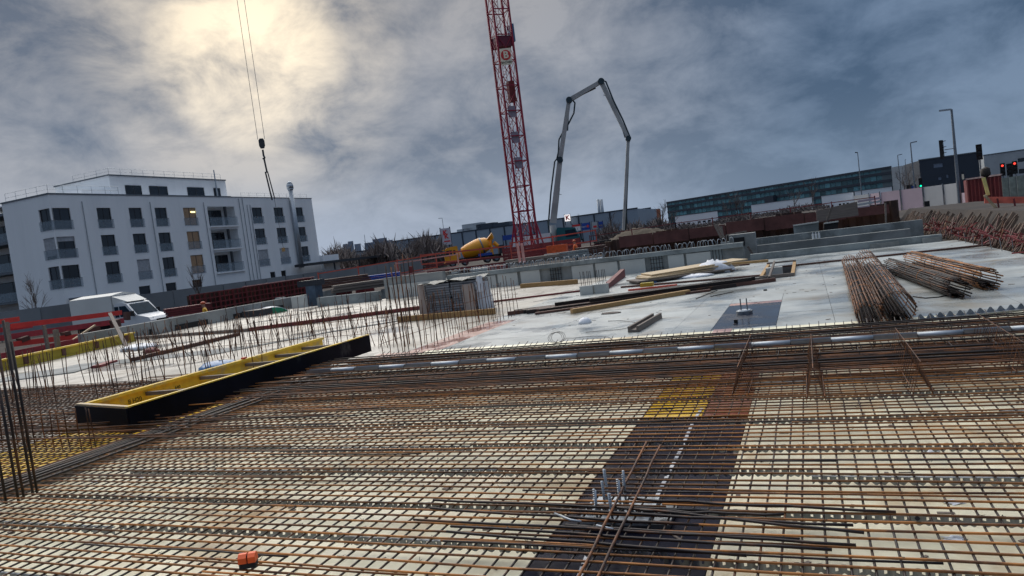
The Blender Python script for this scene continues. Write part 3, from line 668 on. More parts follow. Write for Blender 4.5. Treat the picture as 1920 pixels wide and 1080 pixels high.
drape(-.95, -.72, -.57, 0, .82, m_card, 'wrap'); drape(.36, .72, -.575, -.02, .70, m_card, 'wrap'); drape(.70, 1.15, -.55, -.05, .72, m_plas, 'torn_film', .1); drape(.8, 1.0, -.6, .45, .88, m_plasw, 'torn_film')
# red wedge, two blocks with bars
a, b = G(1122, 549), G(1165, 520)
MB().ext([(a.x, a.y, .003), (b.x, b.y, .003), (b.x, b.y, .30), (a.x, a.y, .10)], (.16, 0, 0)).build('red_wedge', mat('dark_wedge_red', (.14, .018, .02), .6), None, label='dark red wedge shaped form standing behind the two grey blocks', cat='form panel')
for k, (px, py) in enumerate(((1102, 552), (1129, 549))):
    c = G(px, py); t = thing('column_stub', ['left grey square stub with bars on the deck', 'right grey square stub with bars on the deck'][k], 'column stub', (c.x, c.y, 0), group='grey column stubs')
    MB().box(-.19, .19, -.12, .12, .002, .26).build('block', m_greyl, t)
    bb = MB().cyl((0, 0, 0), (0, 0, .42), .008, n=5).mesh('bar', m_rustd)
    for q in range(6): place(bb, 'bar', t, (-.15 + .06 * q, .03 * (q % 2), .26), rot=(U(-.03, .03), U(-.05, .05), 0))
# boundary boards and beams on the left part of the deck
plank(G(470, 621), G(790, 580), .16, .12, m_redd, 'long dark red steel beam across the left part of the deck', 'steel_beam', cat='steel beam')
plank(G(230, 638), G(470, 621), .18, .10, m_woodd, 'grey brown board continuing left from the red beam', 'board', cat='board')
plank(G(250, 678), G(445, 630), .16, .10, m_brn, 'rust brown board nearer the camera on the left deck', 'board', cat='board')
plank(G(180, 690), G(212, 680), .25, .06, m_redd, 'short dark red plate on the left deck', 'board', cat='board')
for k, (a, b, w) in enumerate([((120, 690), (440, 655), .9), ((380, 668), (600, 626), .35), ((600, 626), (760, 600), .2), ((0, 712), (170, 690), 1.4)]):
    a, b = G(*a), G(*b); d = (b - a).normalized(); s_ = Vector((-d.y, d.x, 0)) * w / 2
    MB().ext([(a + s_), (b + s_), (b - s_), (a - s_)], (0, 0, .012 + .004 * k)).build('concrete_joint', m_grey, deck)

# ================================================================ WALLS AROUND THE DECK
def cwall(name, label, x0, x1, y0, y1, z0, z1, m, cat='concrete wall'):
    t = thing(name, label, cat, ((x0 + x1) / 2, (y0 + y1) / 2, z0))
    MB().box(x0, x1, y0, y1, z0, z1).build('wall', m, t, True); return t
bw_ = cwall('concrete_wall', 'long concrete wall with pale bays along the far side of the deck', -14.6, -2.2, 28.02, 28.3, -.4, .70, m_grey)
bays = [(-13.6, -12.3), (-12.2, -11.3), (-11.15, -10.3), (-8.9, -8.0), (-7.9, -7.0), (-6.9, -5.9), (-5.0, -4.4), (-4.3, -3.4)]
for a, b in bays: MB().box(a, b, 27.93, 28.017, -.05, .52 + U(0, .03)).build('pale_bay', m_greyl, bw_, True)
for a in (-9.6, -5.45, -3.2):
    MB().box(a - .25, a + .25, 27.975, 28.017, -.02, .56).build('recess', m_gree, bw_, True)
    for k in range(5): MB().cyl((a - .22 + .11 * k, 27.94, 0), (a - .22 + .11 * k, 27.94, .58), .012, n=5).build('bar', m_rustd, bw_, True)
    if a < -5:
        for z in (.12, .3, .45): MB().cyl((a - .25, 27.93, z), (a + .25, 27.93, z), .010, n=5).build('bar', m_rustd, bw_, True)
MB().ext([(-12.15, 27.96, .5), (-11.55, 27.96, .5), (-11.85, 27.96, .08)], (0, .05, 0)).build('recess', m_gree, bw_, True)
MB().box(-14.6, -2.2, 27.9, 28.34, .56, .73).build('capping', m_gree, bw_, True)
w2 = cwall('concrete_wall', 'grey concrete wall left of the pallet, behind the tall column bars', -17.6, -14.62, 27.6, 27.9, -.4, .95, m_grey)
MB().box(-17.3, -14.9, 27.52, 27.597, -.1, .6).build('pale_bay', m_greyl, w2, True)
cwall('concrete_wall', 'grey concrete wall right of the blue grey shaft', -20.9, -17.62, 27.0, 27.3, -.4, .42, m_gree)
w3 = cwall('concrete_wall', 'grey parapet along the left side of the deck beside the truck', -23.95, -23.62, 17.5, 33.0, -.9, .52, m_grey)
for y0, y1 in ((21.4, 23.1), (24.6, 27.9)): MB().box(-23.617, -23.58, y0, y1, .02, .22).build('dark_slot', m_rubber, w3, True)
MB().cyl((-23.56, 20.2, -.1), (-23.56, 20.2, .25), .05, n=8).build('pipe_stub', m_rubber, w3, True)
w4 = cwall('concrete_wall', 'dark grey upstand along the far right side of the deck', -2.0, 4.2, 28.02, 28.3, -.5, .24, m_gree)
for a, b in ((2.0, 2.9), (3.6, 4.15)): MB().box(a, b, 27.95, 28.017, .0, .16).build('pale_block', m_grey, w4, True)
cwall('concrete_wall', 'second grey upstand behind the far right side of the deck', -3.0, 3.6, 30.8, 31.1, -3, .42, m_grey)
cwall('concrete_wall', 'third grey upstand, highest of the three at the far right', -3.6, 4.4, 33.6, 33.9, -3, .62, m_gree)
w5 = cwall('concrete_block', 'tall grey block at the right end of the long concrete wall', -2.9, -1.9, 30.2, 31.0, -3, .98, m_grey, 'concrete block')
MB().box(-2.7, -2.3, 30.14, 30.197, .5, .85).build('opening', m_rubber, w5, True)
cwall('concrete_slab', 'lower concrete slab behind the far wall of the deck', -20, -3.4, 31, 40, -.2, .30, m_grey, 'slab')
# hoops and stub bars on the wall tops
hp = MB().path([(-.10, 0, 0), (-.10, 0, .16), (-.05, 0, .25), (.05, 0, .25), (.10, 0, .16), (.10, 0, 0)], .010, 5).mesh('hoop', m_galv, True)
for k in range(70):
    x = -14.4 + .17 * k + U(-.04, .04)
    place(hp, 'hoop_bar', None, (x, 28.15 + U(-.12, .12), .70), rot=(U(-.35, .35), U(-.3, .3), U(-1.2, 1.2)), label='pale bent hoop bar on top of the long concrete wall', cat='hoop bar', group='hoop bars on the long concrete wall')
st2 = MB().cyl((0, 0, 0), (0, 0, .34), .010, n=5).mesh('stub_bar', m_galvd)
for k in range(90):
    x = -17 + .19 * k; place(st2, 'stub_bar', None, (x, 31.2 + U(-.3, 3), .30), rot=(U(-.2, .2), U(-.2, .2), 0), label='thin pale stub bar on the slab behind the long wall', cat='stub bar', group='stub bars behind the long concrete wall')
for k in range(16):
    b0 = VY(1050 + 6 * k + U(-2, 2), 480, 29.4)
    place(st2, 'stub_bar', None, (b0.x, 29.4, .5), rot=(U(-.3, .3), U(-.3, .3), 0), label='pale stub bar crowded behind the wall below the pump truck', cat='stub bar', group='stub bars below the pump truck').scale = (1, 1, 1.8)
# concrete formwork props & frames in the pit
def prop(px0, py0, px1, py1, Y, label, w=.09, m=m_woodd):
    MB().beam(VY(px0, py0, Y), VY(px1, py1, Y), w, w).build('timber_prop', m, None, label=label, cat='prop')
prop(1338, 418, 1352, 446, 36, 'left leg of the leaning pale timber prop pair in the pit'); prop(1344, 420, 1358, 446, 36.3, 'right leg of the leaning pale timber prop pair in the pit')
prop(1352, 424, 1356, 448, 35, 'upright pale timber by the leaning prop pair'); prop(1362, 440, 1362, 456, 32, 'left post of the small handrail frame above the grey wall', .06); prop(1381, 436, 1384, 462, 32, 'right post of the small handrail frame above the grey wall', .07)
prop(1361, 441, 1400, 433, 32, 'slanting rail of the small handrail frame', .05)
prop(1542, 440, 1560, 388, 38, 'tall slanting timber prop in front of the dark form box', .10); prop(1660, 380, 1662, 436, 36, 'thin pole right of the dark form boxes', .07)
prop(1402, 462, 1412, 478, 30, 'short slanting board at the left end of the upstand', .08)
fb = thing('form_box', 'dark form box with a pale top edge standing in the pit', 'form box', tuple(VY(1490, 445, 37)))
a, b, c, d = VY(1487, 423, 37), VY(1535, 416, 37), VY(1535, 440, 37), VY(1490, 447, 37)
MB().ext([a, b, c, d], (0, 1.2, 0)).build('shell', m_gree, fb, True); MB().beam(a, b, .12, .06).build('top_edge', m_greyl, fb, True)
fb = thing('form_box', 'black form box right of the slanting prop in the pit', 'form box', tuple(VY(1560, 440, 37.5)))
a, b, c, d = VY(1545, 419, 37.5), VY(1572, 415, 37.5), VY(1570, 432, 37.5), VY(1545, 438, 37.5)
MB().ext([a, b, c, d], (0, 1.2, 0)).build('shell', m_rubber, fb, True); MB().beam(a, b, .12, .06).build('top_edge', m_greyl, fb, True)
fb = thing('leaning_formwork', 'grey weathered form panel leaning behind the form boxes', 'form panel', tuple(VY(1570, 410, 42)))
MB().ext([VY(1530, 395, 42), VY(1607, 378, 42), VY(1610, 404, 42), VY(1560, 411, 42), VY(1532, 418, 42)], (0, .3, 0)).build('panel', m_woodd, fb, True)
c = VY(1526, 458, 30.7); t = thing('bottle_crate', 'three small white bottles standing on the grey upstand', 'bottles', (c.x, 30.95, .425))
for q in range(3): MB().cyl((.11 * q, 0, 0), (.11 * q, 0, .2), .04, n=8).cyl((.11 * q, 0, .2), (.11 * q, 0, .27), .018, n=6).build('bottle', m_white, t)
# sheet pile wall at the end of the pit
sp_ = thing('sheet_pile_wall', 'dark rusty sheet pile wall at the far side of the pit', 'sheet pile wall', (0, 47.8, -4))
pm = MB().ext([(0, 0, 0), (.25, 0, 0), (.35, -.22, 0), (.65, -.22, 0), (.75, 0, 0), (.75, .05, 0), (0, .05, 0)], (0, 0, 1)).mesh('pile', m_pile)
for k in range(14, 38):
    x = -23.4 + .75 * k; o = place(pm, 'pile', sp_, (x, 0, 0)); o.scale = (1, 1, 4.6 + th(x, 48) * .6 + .12 * math.sin(k * .7) + U(-.08, .08) + .5)
# red safety netting and rails above the pit
def barrier(name, label, pts, z0, z1, m, posts=True, slim=.03, grp=None, nrail=2, bh=.12):
    t = thing(name, label, 'barrier', tuple(pts[0]), group=grp)
    for k in range(nrail):
        z = z1 - (z1 - z0 - bh) * k / max(1, nrail - 1) if nrail > 1 else z1
        for a, b in zip(pts, pts[1:]): MB().beam((a[0], a[1], a[2] + z - bh / 2), (b[0], b[1], b[2] + z - bh / 2), slim, bh).build('rail', m, t, True)
    if posts:
        for a, b in zip(pts, pts[1:]):
            n = max(1, int((Vector(b) - Vector(a)).length / 2.4))
            for q in range(n + 1):
                p = Vector(a).lerp(Vector(b), q / n); MB().box(p.x - .03, p.x + .03, p.y - .03, p.y + .03, p.z, p.z + z1 + .05).build('post', m, t, True)
    return t
m_net = mat('red_safety_net', (.17, .07, .06), .9, 0, .35, 1.2, pos=True, alpha=.9)
nt_ = thing('safety_net', 'dull red safety netting above the sheet piles', 'safety net', (-8, 47, .6))
for k in range(5, 12):
    x0 = -23 + 2.3 * k; MB().box(x0, x0 + 2.24, 47.1, 47.13, .45 + U(-.1, .1) + .02 * k, 1.32 + U(-.06, .06)).build('net_panel', m_net, nt_, True)
barrier('barrier_rail', 'thin red rail above the netting at the far side of the pit', [(-14, 49, .6), (-8, 49, .75), (4, 49, .8)], .3, 1.0, m_redd, nrail=2, bh=.05)
barrier('barrier_rail', 'long red double rail in front of the yellow mixer truck', [VD(790, 493, 66), VD(960, 476, 62)], -.2, .75, m_orr, nrail=2, bh=.13)
barrier('barrier_rail', 'dark red trestles and rails in front of the crane foot', [VD(945, 490, 56), VD(1090, 470, 56)], .0, 1.0, m_redd, nrail=4, bh=.24)
barrier('barrier_rail', 'pink red rails above the dark trestles at the pump truck', [VD(960, 486, 54), VD(1120, 462, 54)], .4, 1.25, m_orr, nrail=2, bh=.09)
barrier('barrier_rail', 'faded red rails in front of the grey fence, left of the mixer', [VD(600, 540, 50), VD(820, 503, 50)], .05, 1.0, m_orr, nrail=2, bh=.07)
c = VD(1048, 466, 53); MB().box(c.x - .9, c.x + .6, c.y - .2, c.y + .3, .2, 1.25).build('orange_container', mat('orange_box', (.80, .13, .03), .5), None, label='bright orange red box among the rails below the pump truck', cat='box')
for px in (970, 978):
    MB().beam(VD(px, 456, 40), VD(px + 5, 492, 40), .12, .12).build('pink_post', mat('faded_pink_paint', (.62, .30, .26), .6), None, label='left pale pink post leaning before the crane foot' if px == 970 else 'right pale pink post leaning before the crane foot', cat='post')

# clutter between the far wall and the vehicles
barrier('barrier_rail', 'dark red rails low in front of the mixer wheels', [VD(800, 506, 58), VD(955, 486, 55)], -.3, .35, m_redd, nrail=2, bh=.16)
barrier('barrier_rail', 'pale pink handrail left of the tall column bars behind the deck', [VD(745, 515, 44), VD(860, 497, 44)], -.1, .7, MT['faded_pink_paint'], nrail=2, bh=.07)
for k, (px, py, w_, h, D, m, lab) in enumerate([(800, 520, 2.6, .4, 42, m_woodd, 'weathered form panel lying behind the wall below the mixer cab'), (838, 514, 3.0, .3, 43, m_pile, 'rusty dark panel below the mixer cab'),
        (880, 511, 2.2, .4, 43, m_greyl, 'pale concrete piece below the mixer drum'), (918, 504, 2.4, .3, 44, m_redd, 'dark red panel right of the pale concrete piece'), (1000, 486, 3.2, .35, 43, m_woodd, 'grey board stack below the crane foot'),
        (1062, 478, 2.8, .45, 44, m_gree, 'damp grey block below the bright orange box'), (1110, 470, 1.8, .6, 45, m_brn, 'brown crate right of the red trestles'), (1132, 462, 1.2, .9, 52, m_rubber, 'dark upright box at the foot of the sand heap'),
        (640, 528, 3.0, .5, 40, m_brn, 'brown board stack left of the tall column bars'), (716, 520, 2.0, .4, 40, m_blus, 'blue tarpaulin bundle behind the tall column bars'), (700, 532, 4.0, .4, 37, m_woodd, 'long grey boards behind the tall column bars'),
        (352, 581, 2.4, .5, 46, m_redd, 'red panel heap between van and worker')]):
    c = VD(px, py, D); d = ray(px, py); t = thing('form_stack', lab, 'stack', (c.x, c.y, c.z - h / 2), math.atan2(-d.x, d.y) + U(-.2, .2))
    n = max(2, int(h / .12))
    for q in range(n): MB().box(-w_ / 2 + U(-.1, .1), w_ / 2 + U(-.1, .1), -.4 + U(-.06, .06), .4, h / n * q, h / n * (q + .82)).build('layer', m, t)
# ================================================================ SLOPE WITH LAGGING AT RIGHT
emb = MB(); yy_ = [12 + 2 * k for k in range(19)]
for a, b in zip(yy_, yy_[1:]): emb.face((4.65, a, -.3), (4.65, b, -.3), (5.62, b, .86), (5.62, a, .86)); emb.face((5.62, a, .86), (5.62, b, .86), (9, b, .8), (9, a, .8))
emb.build('embankment', m_earth, kind='structure')
lg = thing('lagging_boards', 'long row of pale boards leaning on the slope at the right edge', 'leaning boards', (4.7, 14, 0))
bd = MB().box(0, .16, -.02, .02, 0, 1.55).mesh('board', mat('pale_lagging', (.17, .115, .08), .8, 0, .35, 2, col2=(.07, .035, .025), thr=(.5, .62), rnd_v=.5, bump=.3))
for k in range(120):
    y = 14 + .26 * k + U(-.05, .05); o = place(bd, 'board', lg, (-.02 + U(0, .10), y - 14, -.12 + U(0, .08)), rot=(U(-.55, -.35), .70 + U(-.04, .04), PI * 0)); o.scale = (U(.35, 1.0), 1, U(.5, .86))
sm = MB().cyl((0, 0, 0), (0, 0, 1.5), .02, n=5).mesh('starter_bar', m_brn)
sm2 = MB().cyl((0, 0, 0), (0, 0, 1.4), .016, n=5).mesh('starter_bar', m_rust)
for k in range(110):
    y = 15 + .22 * k + U(-.1, .1); place(sm if k % 3 else sm2, 'slope_bar', None, (4.62 + U(-.05, .25), y, U(-.05, .1)), rot=(U(-.7, -.1), U(.3, .9), 0),
        label='dark red brown bar leaning over the boards on the right slope', cat='steel bar', group='bars leaning on the right slope').scale = (1, 1, U(.25, .62))
for k in range(16):
    y = 16 + 1.1 * k; place(st2, 'slope_stub', None, (4.5, y, 0), rot=(0, U(-.1, .1), 0), label='short pale stub bar along the right edge of the deck', cat='stub bar', group='stub bars on the right deck edge')
b = MB()
for k in range(260):
    c = Vector((4.75 + U(0, .5), U(15, 36), U(.05, .35))); d = Vector((U(-.5, .5), U(-.6, .6), U(-.15, .3))); b.beam(c, c + d, .03, .03)
b.build('rebar_scrap', m_redd, None, kind='stuff', label='tangle of red brown scrap bars at the foot of the right slope', cat='scrap')
# orange red barrier board at the right edge
ob = thing('barrier_board', 'salmon red barrier board on red posts at the right edge', 'barrier', (5.9, 30, .8))
MB().beam(VY(1846, 375, 30), VY(1990, 375, 30), .05, .23).build('board', mat('salmon_red', (.75, .16, .10), .6), ob, True)
MB().beam(VY(1846, 366, 30), VY(1870, 393, 30), .05, .09).build('edge_board', m_ply, ob, True)
for px in (1870, 1901, 1935): MB().beam(VY(px, 372, 29.9), VY(px + 6, 412, 29.9), .05, .05).build('post', m_redd, ob, True)
MB().beam(VY(1844, 333, 30.3), VY(1853, 366, 30.3), .11, .05).build('yellow_post', mat('pale_yellow_paint', (.72, .62, .22), .6), None, label='pale yellow leaning board above the salmon red barrier', cat='board')

# ================================================================ BARRIERS AT THE LEFT EDGE
def red_board(a, b, X, h, m, label):
    p, q = VX(*a, X), VX(*b, X); MB().beam(p, q, .05, h * .85).build('barrier_board', m, None, label=label, cat='barrier board')
red_board((20, 612), (228, 586), -26.5, .22, m_red, 'topmost long bright red board beyond the yellow beam')
red_board((-60, 612), (36, 598), -26.0, .20, m_red, 'short bright red board at the left edge, highest of all')
red_board((-40, 640), (232, 601), -26.2, .24, mat('deep_red_board', (.36, .04, .05), .6), 'deep red board below the topmost bright red board')
red_board((20, 646), (232, 620), -25.9, .22, m_red, 'lower bright red board just above the yellow beam')
red_board((-40, 676), (232, 622), -25.0, .22, MT['deep_red_board'], 'lowest deep red board resting behind the yellow beam')
red_board((-20, 622), (60, 610), -26.9, .2, MT['deep_red_board'], 'deep red board at the left edge under the highest board')
for k, (px, py, qx, qy, X, w) in enumerate([(10, 604, 26, 700, -21, .12), (82, 610, 92, 665, -24, .09), (104, 618, 114, 686, -22, .12), (238, 585, 238, 600, -27, .2), (42, 632, 45, 640, -26, .3), (122, 622, 124, 630, -26, .25), (178, 612, 180, 624, -26, .25), (215, 600, 222, 636, -25.5, .28)]):
    MB().beam(VX(px, py, X), VX(qx, qy, X), w, w).build('barrier_post', m_woodd if k in (0, 1, 2) else m_brn, None, label=['dark thick post at the left edge before the red boards', 'thin dark post between the red boards, second from left', 'pale grey post in front of the yellow beam', 'stub post at the right end of the top red board', 'short dark post stub at the far left', 'short dark post stub mid way along the red boards', 'short dark post stub near the right end of the red boards', 'dark post at the right end of the red boards'][k], cat='post')
MB().beam(VX(206, 588, -23), VX(246, 668, -18.5), .11, .07).build('leaning_board', m_woodd, None, label='long grey board leaning down from the red boards onto the deck', cat='board')
MB().beam(VX(136, 638, -25), VX(178, 610, -25.4), .06, .06).build('diagonal_lath', m_ply, None, label='thin pale diagonal lath across the red boards', cat='lath')
yb = thing('timber_girder', 'long ochre yellow girder with notched side lying at the left edge of the deck', 'girder', (-21, 12, 0))
a, b = G(-40, 706), G(252, 640)
MB().beam((a.x, a.y, .17), (b.x, b.y, .17), .06, .22).build('web', m_yeld, yb, True)
MB().beam((a.x, a.y, .31), (b.x, b.y, .31), .16, .05).build('flange', m_yel, yb, True); MB().beam((a.x, a.y, .03), (b.x, b.y, .03), .16, .05).build('flange', m_yeld, yb, True)
for k in range(22):
    p = a.lerp(b, (k + .5) / 22); MB().beam((p.x, p.y, .06), (p.x, p.y, .28), .03 + .12 * (k % 5 == 0), .13).build('stiffener', m_yeld if k % 5 else m_brn, yb, True)
plank(G(-40, 672), G(100, 652), .5, .03, m_ply, 'pale yellow plywood sheet behind the ochre girder', 'plywood_sheet', .0, 'plywood')

# ================================================================ BUILDINGS
def facade(b, P, ux, L_, z0, z1, ops, dep=.22):
    """wall sheet along unit vector ux from P with openings (s0, s1, za, zb); reveals go inwards"""
    n = Vector((-ux[1], ux[0], 0)) * dep      # inwards
    ss = sorted({0, L_, *[o[0] for o in ops], *[o[1] for o in ops]}); zs = sorted({z0, z1, *[o[2] for o in ops], *[o[3] for o in ops]})
    q = lambda s, z, k=0: (P[0] + ux[0] * s + n.x * k, P[1] + ux[1] * s + n.y * k, z)
    for a, c in zip(ss, ss[1:]):
        for e, f in zip(zs, zs[1:]):
            m_, k_ = (a + c) / 2, (e + f) / 2
            if any(o[0] < m_ < o[1] and o[2] < k_ < o[3] for o in ops): continue
            b.face(q(a, e), q(c, e), q(c, f), q(a, f))
    for s0, s1, za, zb in ops:
        for (a, e), (c, f) in (((s0, za), (s1, za)), ((s1, za), (s1, zb)), ((s1, zb), (s0, zb)), ((s0, zb), (s0, za))):
            b.face(q(a, e), q(c, f), q(c, f, 1), q(a, e, 1))
def wallrot(ux): return math.atan2(ux[1], ux[0])
AX = -73.5
apt = thing('apartment_building', 'white four storey apartment block with dark tall windows and a set back top storey', 'apartment building', (AX, 53, -1))
# long face runs along +Y at x = AX, looking towards +X; local frame: s = y - 53
rowz = [(9.4, 11.7), (6.3, 8.6), (3.1, 5.5)]
cols = [(58.4, 60.2), (62.6, 64.4), (66.3, 68.1), (70.7, 72.8), (83.2, 85.3), (87.9, 90.0), (92.5, 94.7)]
blinds = {(1, 2), (4, 2), (5, 2)}
lit = {(3, 0): 'lit', (3, 1): 'warm', (3, 2): 'warm'}
ops = [(a - 53, b - 53, z0, z1) for a, b in cols for z0, z1 in rowz] + [(0.001, 2.2, z0, z1) for z0, z1 in rowz] + [(74.8 - 53, 79.8 - 53, z0 - .2, z1 + .15) for z0, z1 in rowz]
small = [(62.3, 63.9, 1.3, 2.3), (66.2, 67.8, 1.3, 2.3), (70.4, 72.0, 1.3, 2.3), (85.1, 86.2, 1.2, 2.1), (87.5, 88.6, 1.2, 2.1), (53.6 + .6, 57.0, -.6, 1.4)]
ops += [(a - 53, b - 53, c, d) for a, b, c, d in small]
wl = MB(); facade(wl, (AX, 53), (0, 1), 44.3, -1, 13.15, ops)
wops = [(7.6 - 1.9, 7.6, z0, z1) for z0, z1 in rowz]
facade(wl, (AX - 7.6, 53), (1, 0), 7.6, -1, 13.15, wops)
wl.face((AX, 97.3, -1), (AX - 14, 97.3, -1), (AX - 14, 97.3, 13.15), (AX, 97.3, 13.15)); wl.face((AX - 7.6, 53, -1), (AX - 7.6, 60, -1), (AX - 7.6, 60, 13.15), (AX - 7.6, 53, 13.15))
wl.box(AX - 14, AX - .3, 53.3, 97.2, 12.9, 13.0)
wl.build('wall', m_rend, apt, True)
inner = MB(); inner.face((AX - 5.2, 53.3, -1), (AX - 5.2, 97, -1), (AX - 5.2, 97, 13), (AX - 5.2, 53.3, 13)).build('inner_wall', m_rend, apt, True)
cop = MB().box(AX - 7.7, AX + .06, 52.92, 53.2, 13.15, 13.3).box(AX - .25, AX + .06, 53.2, 79.4, 13.15, 13.3).box(AX - .25, AX + .06, 79.4, 97.4, 13.0 + .155, 13.24).build('coping', m_zinc, apt, True)
# window kit: local x along the wall, y inwards, origin at the sill
m_litg = mat('lit_window_warm', (.09, .075, .06), .3, emit=(1, .66, .36), es=.015, var=.5, scale=1.2); m_lamp = mat('ceiling_lamp_glow', (1, .8, .3), emit=(1, .85, .35), es=1.1)
def window(par, P, ux, w_, h, glass=m_glass, blind=0.0, rail=True, two=True, lamp=False):
    rz = wallrot(ux); o = MB().box(0, .07, .14, .2, 0, h).box(w_ - .07, w_, .14, .2, 0, h).box(.07, w_ - .07, .14, .2, 0, .07).box(.07, w_ - .07, .14, .2, h - .07, h)
    if two: o.box(w_ / 2 - .04, w_ / 2 + .04, .14, .2, .07, h - .07)
    o = o.build('window', m_wframe, par, loc=Vector(P) - Vector(par.location)); o.rotation_euler = (0, 0, rz)
    MB().box(.07, w_ - .07, .165, .175, .07, h - .07).build('pane', glass, o)
    if rail:
        MB().box(-.12, w_ + .12, -.07, -.05, -.05, .95).build('balustrade', m_rail, o); MB().box(-.12, w_ + .12, -.08, -.04, .95, .98).build('handrail', m_zinc, o)
    if blind: MB().box(.05, w_ - .05, .10, .13, h * (1 - blind), h).build('blind', m_blind, o)
    elif rnd() < .6 and glass is m_glass: MB().box(w_ * U(.5, .6), w_ * U(.75, .9), .178, .19, .08, h - .1).build('curtain', m_cur, o)
    if lamp: MB().box(w_ * .62, w_ * .95, .10, .13, h * .72, h * .80).build('lamp', m_lamp, o)
    return o
for ci, (a, b) in enumerate(cols):
    for ri, (z0, z1) in enumerate(rowz):
        k = lit.get((ci, ri))
        window(apt, (AX, a, z0), (0, 1), b - a, z1 - z0, m_litg if k else m_glass, 1.0 if (ci, ri) in blinds else 0, lamp=(k == 'lit'))
for ri, (z0, z1) in enumerate(rowz):
    bl = .22 if ri == 1 else 0
    window(apt, (AX, 53.0, z0), (0, 1), 2.2, z1 - z0, blind=bl); window(apt, (AX - 1.9, 53.0, z0), (1, 0), 1.9, z1 - z0, blind=.85 if ri == 1 else 0)
for a, b, c, d in small[:5]: window(apt, (AX, a, c), (0, 1), b - a, d - c, rail=False, two=False)
MB().box(AX, AX + 1.2, 53.4, 57.4, 1.75, 1.95).build('canopy', m_zinc, apt, True)
for y, k in ((56.7, 12.4), (65.7, 12.4), (74.2, 12.4), (80.8, 13), (81.5, 13), (82.3, 12.1), (82.9, 12.1)): MB().cyl((AX + .08, y, 1), (AX + .08, y, k), .05, n=6).build('downpipe', mat('pale_grey_pipe', (.34, .37, .40), .5), apt, True)
for i, (z0, z1) in enumerate(rowz):     # loggias
    lo = MB().box(AX - 2.2, AX + .25, 74.7, 80.0, z0 - .38, z0 - .205).build('balcony_slab', m_rend, apt, True)
    MB().face((AX - 2.2, 74.8, z0 - .2), (AX - 2.2, 79.8, z0 - .2), (AX - 2.2, 79.8, z1 + .15), (AX - 2.2, 74.8, z1 + .15)).build('loggia_wall', m_rend, apt, True)
    lw = MB()
    for y_ in (74.79, 79.81): lw.face((AX - 2.2, y_, z0 - .2), (AX - .23, y_, z0 - .2), (AX - .23, y_, z1 + .15), (AX - 2.2, y_, z1 + .15))
    lw.face((AX - 2.2, 74.8, z1 + .149), (AX - .23, 74.8, z1 + .149), (AX - .23, 79.8, z1 + .149), (AX - 2.2, 79.8, z1 + .149)); lw.build('loggia_wall', m_rend, apt, True)
    MB().box(AX + .16, AX + .19, 74.8, 79.9, z0 - .2, z0 + .95).build('balustrade', m_rail, apt, True)
    MB().box(AX + .14, AX + .2, 74.8, 79.9, z0 + .95, z0 + .99).build('handrail', m_zinc, apt, True)
    MB().box(AX - .2, AX + .02, 77.9, 78.2, z0 - .2, z1 + .14).build('column', m_wframe, apt, True)
    window(apt, (AX - 1.98, 77.0, z0), (0, 1), 2.4, 2.2, rail=False)
# set back storey
MB().box(AX - 12, AX - 2.5, 62.7, 81.5, 13.01, 15.9).build('top_storey', m_rend, apt, True); MB().box(AX - 12.1, AX - 2.4, 62.6, 81.6, 15.9, 16.05).build('coping', m_zinc, apt, True)
for a, b in ((64.7, 67.0), (68.2, 71.0), (74.3, 77.2), (79.0, 80.2)): window(apt, (AX - 2.28, a, 13.08), (0, 1), b - a, 1.72, rail=False)
MB().ext([(AX - 11, 59.0, 13.02), (AX - 2.6, 59, 13.02), (AX - 2.6, 62.69, 13.02), (AX - 11, 62.69, 13.02)], (0, 0, 1.2)).build('roof_hut', m_rend, apt, True)
def railing(pts, h, nm='roof_railing'):
    for a, b in zip(pts, pts[1:]):
        a, b = Vector(a), Vector(b); n = max(1, int((b - a).length / 1.6)); r = MB()
        for f in (.5, 1): r.bar(a + Vector((0, 0, h * f)), b + Vector((0, 0, h * f)), .022, 4)
        for q in range(n + 1): p = a.lerp(b, q / n); r.bar(p, p + Vector((0, 0, h)), .022, 4)
        r.build(nm, m_galv, apt, True)
railing([(AX - 7.4, 53.4, 13.3), (AX - .5, 53.4, 13.3), (AX - .5, 62, 13.3)], .95); railing([(AX - 9, 63, 16.05), (AX - 2.8, 63, 16.05), (AX - 2.8, 81, 16.05)], .8); railing([(AX - .5, 82, 13.2), (AX - .5, 96.8, 13.2)], .7)
MB().cyl((AX - 2.2, 79.3, 12), (AX - 2.2, 79.3, 17.3), .12, .07, 8).build('vent_mast', m_galv, apt, True)
cm = MB().cyl((AX + .4, 91.9, 2.2), (AX + .4, 91.9, 14.3), .38, n=14).cyl((AX + .4, 91.9, 14.3), (AX + .4, 91.9, 14.6), .38, .52, 14).cyl((AX + .4, 91.9, 14.6), (AX + .4, 91.9, 15.3), .52, n=14).cyl((AX + .4, 91.9, 15.3), (AX + .4, 91.9, 15.7), .48, .15, 14)
cm.build('chimney', m_galv, apt, True, True)
MB().box(AX - 5, AX + .6, 97.31, 101.6, -1, 3.75).build('low_wing', m_rend, apt, True)
MB().box(AX + .62, AX + 3.2, 90, 124, 2.35, 2.75).build('canopy_roof', m_wframe, apt, True)
for y in (97, 104, 111, 118, 123): MB().box(AX + 2.7, AX + 2.9, y, y + .2, -.9, 2.349).build('canopy_post', m_wframe, apt, True)
MB().box(AX - 3.5, AX - 2.2, 98.3, 99.6, 3.76, 4.9).build('roof_unit', m_wframe, apt, True)
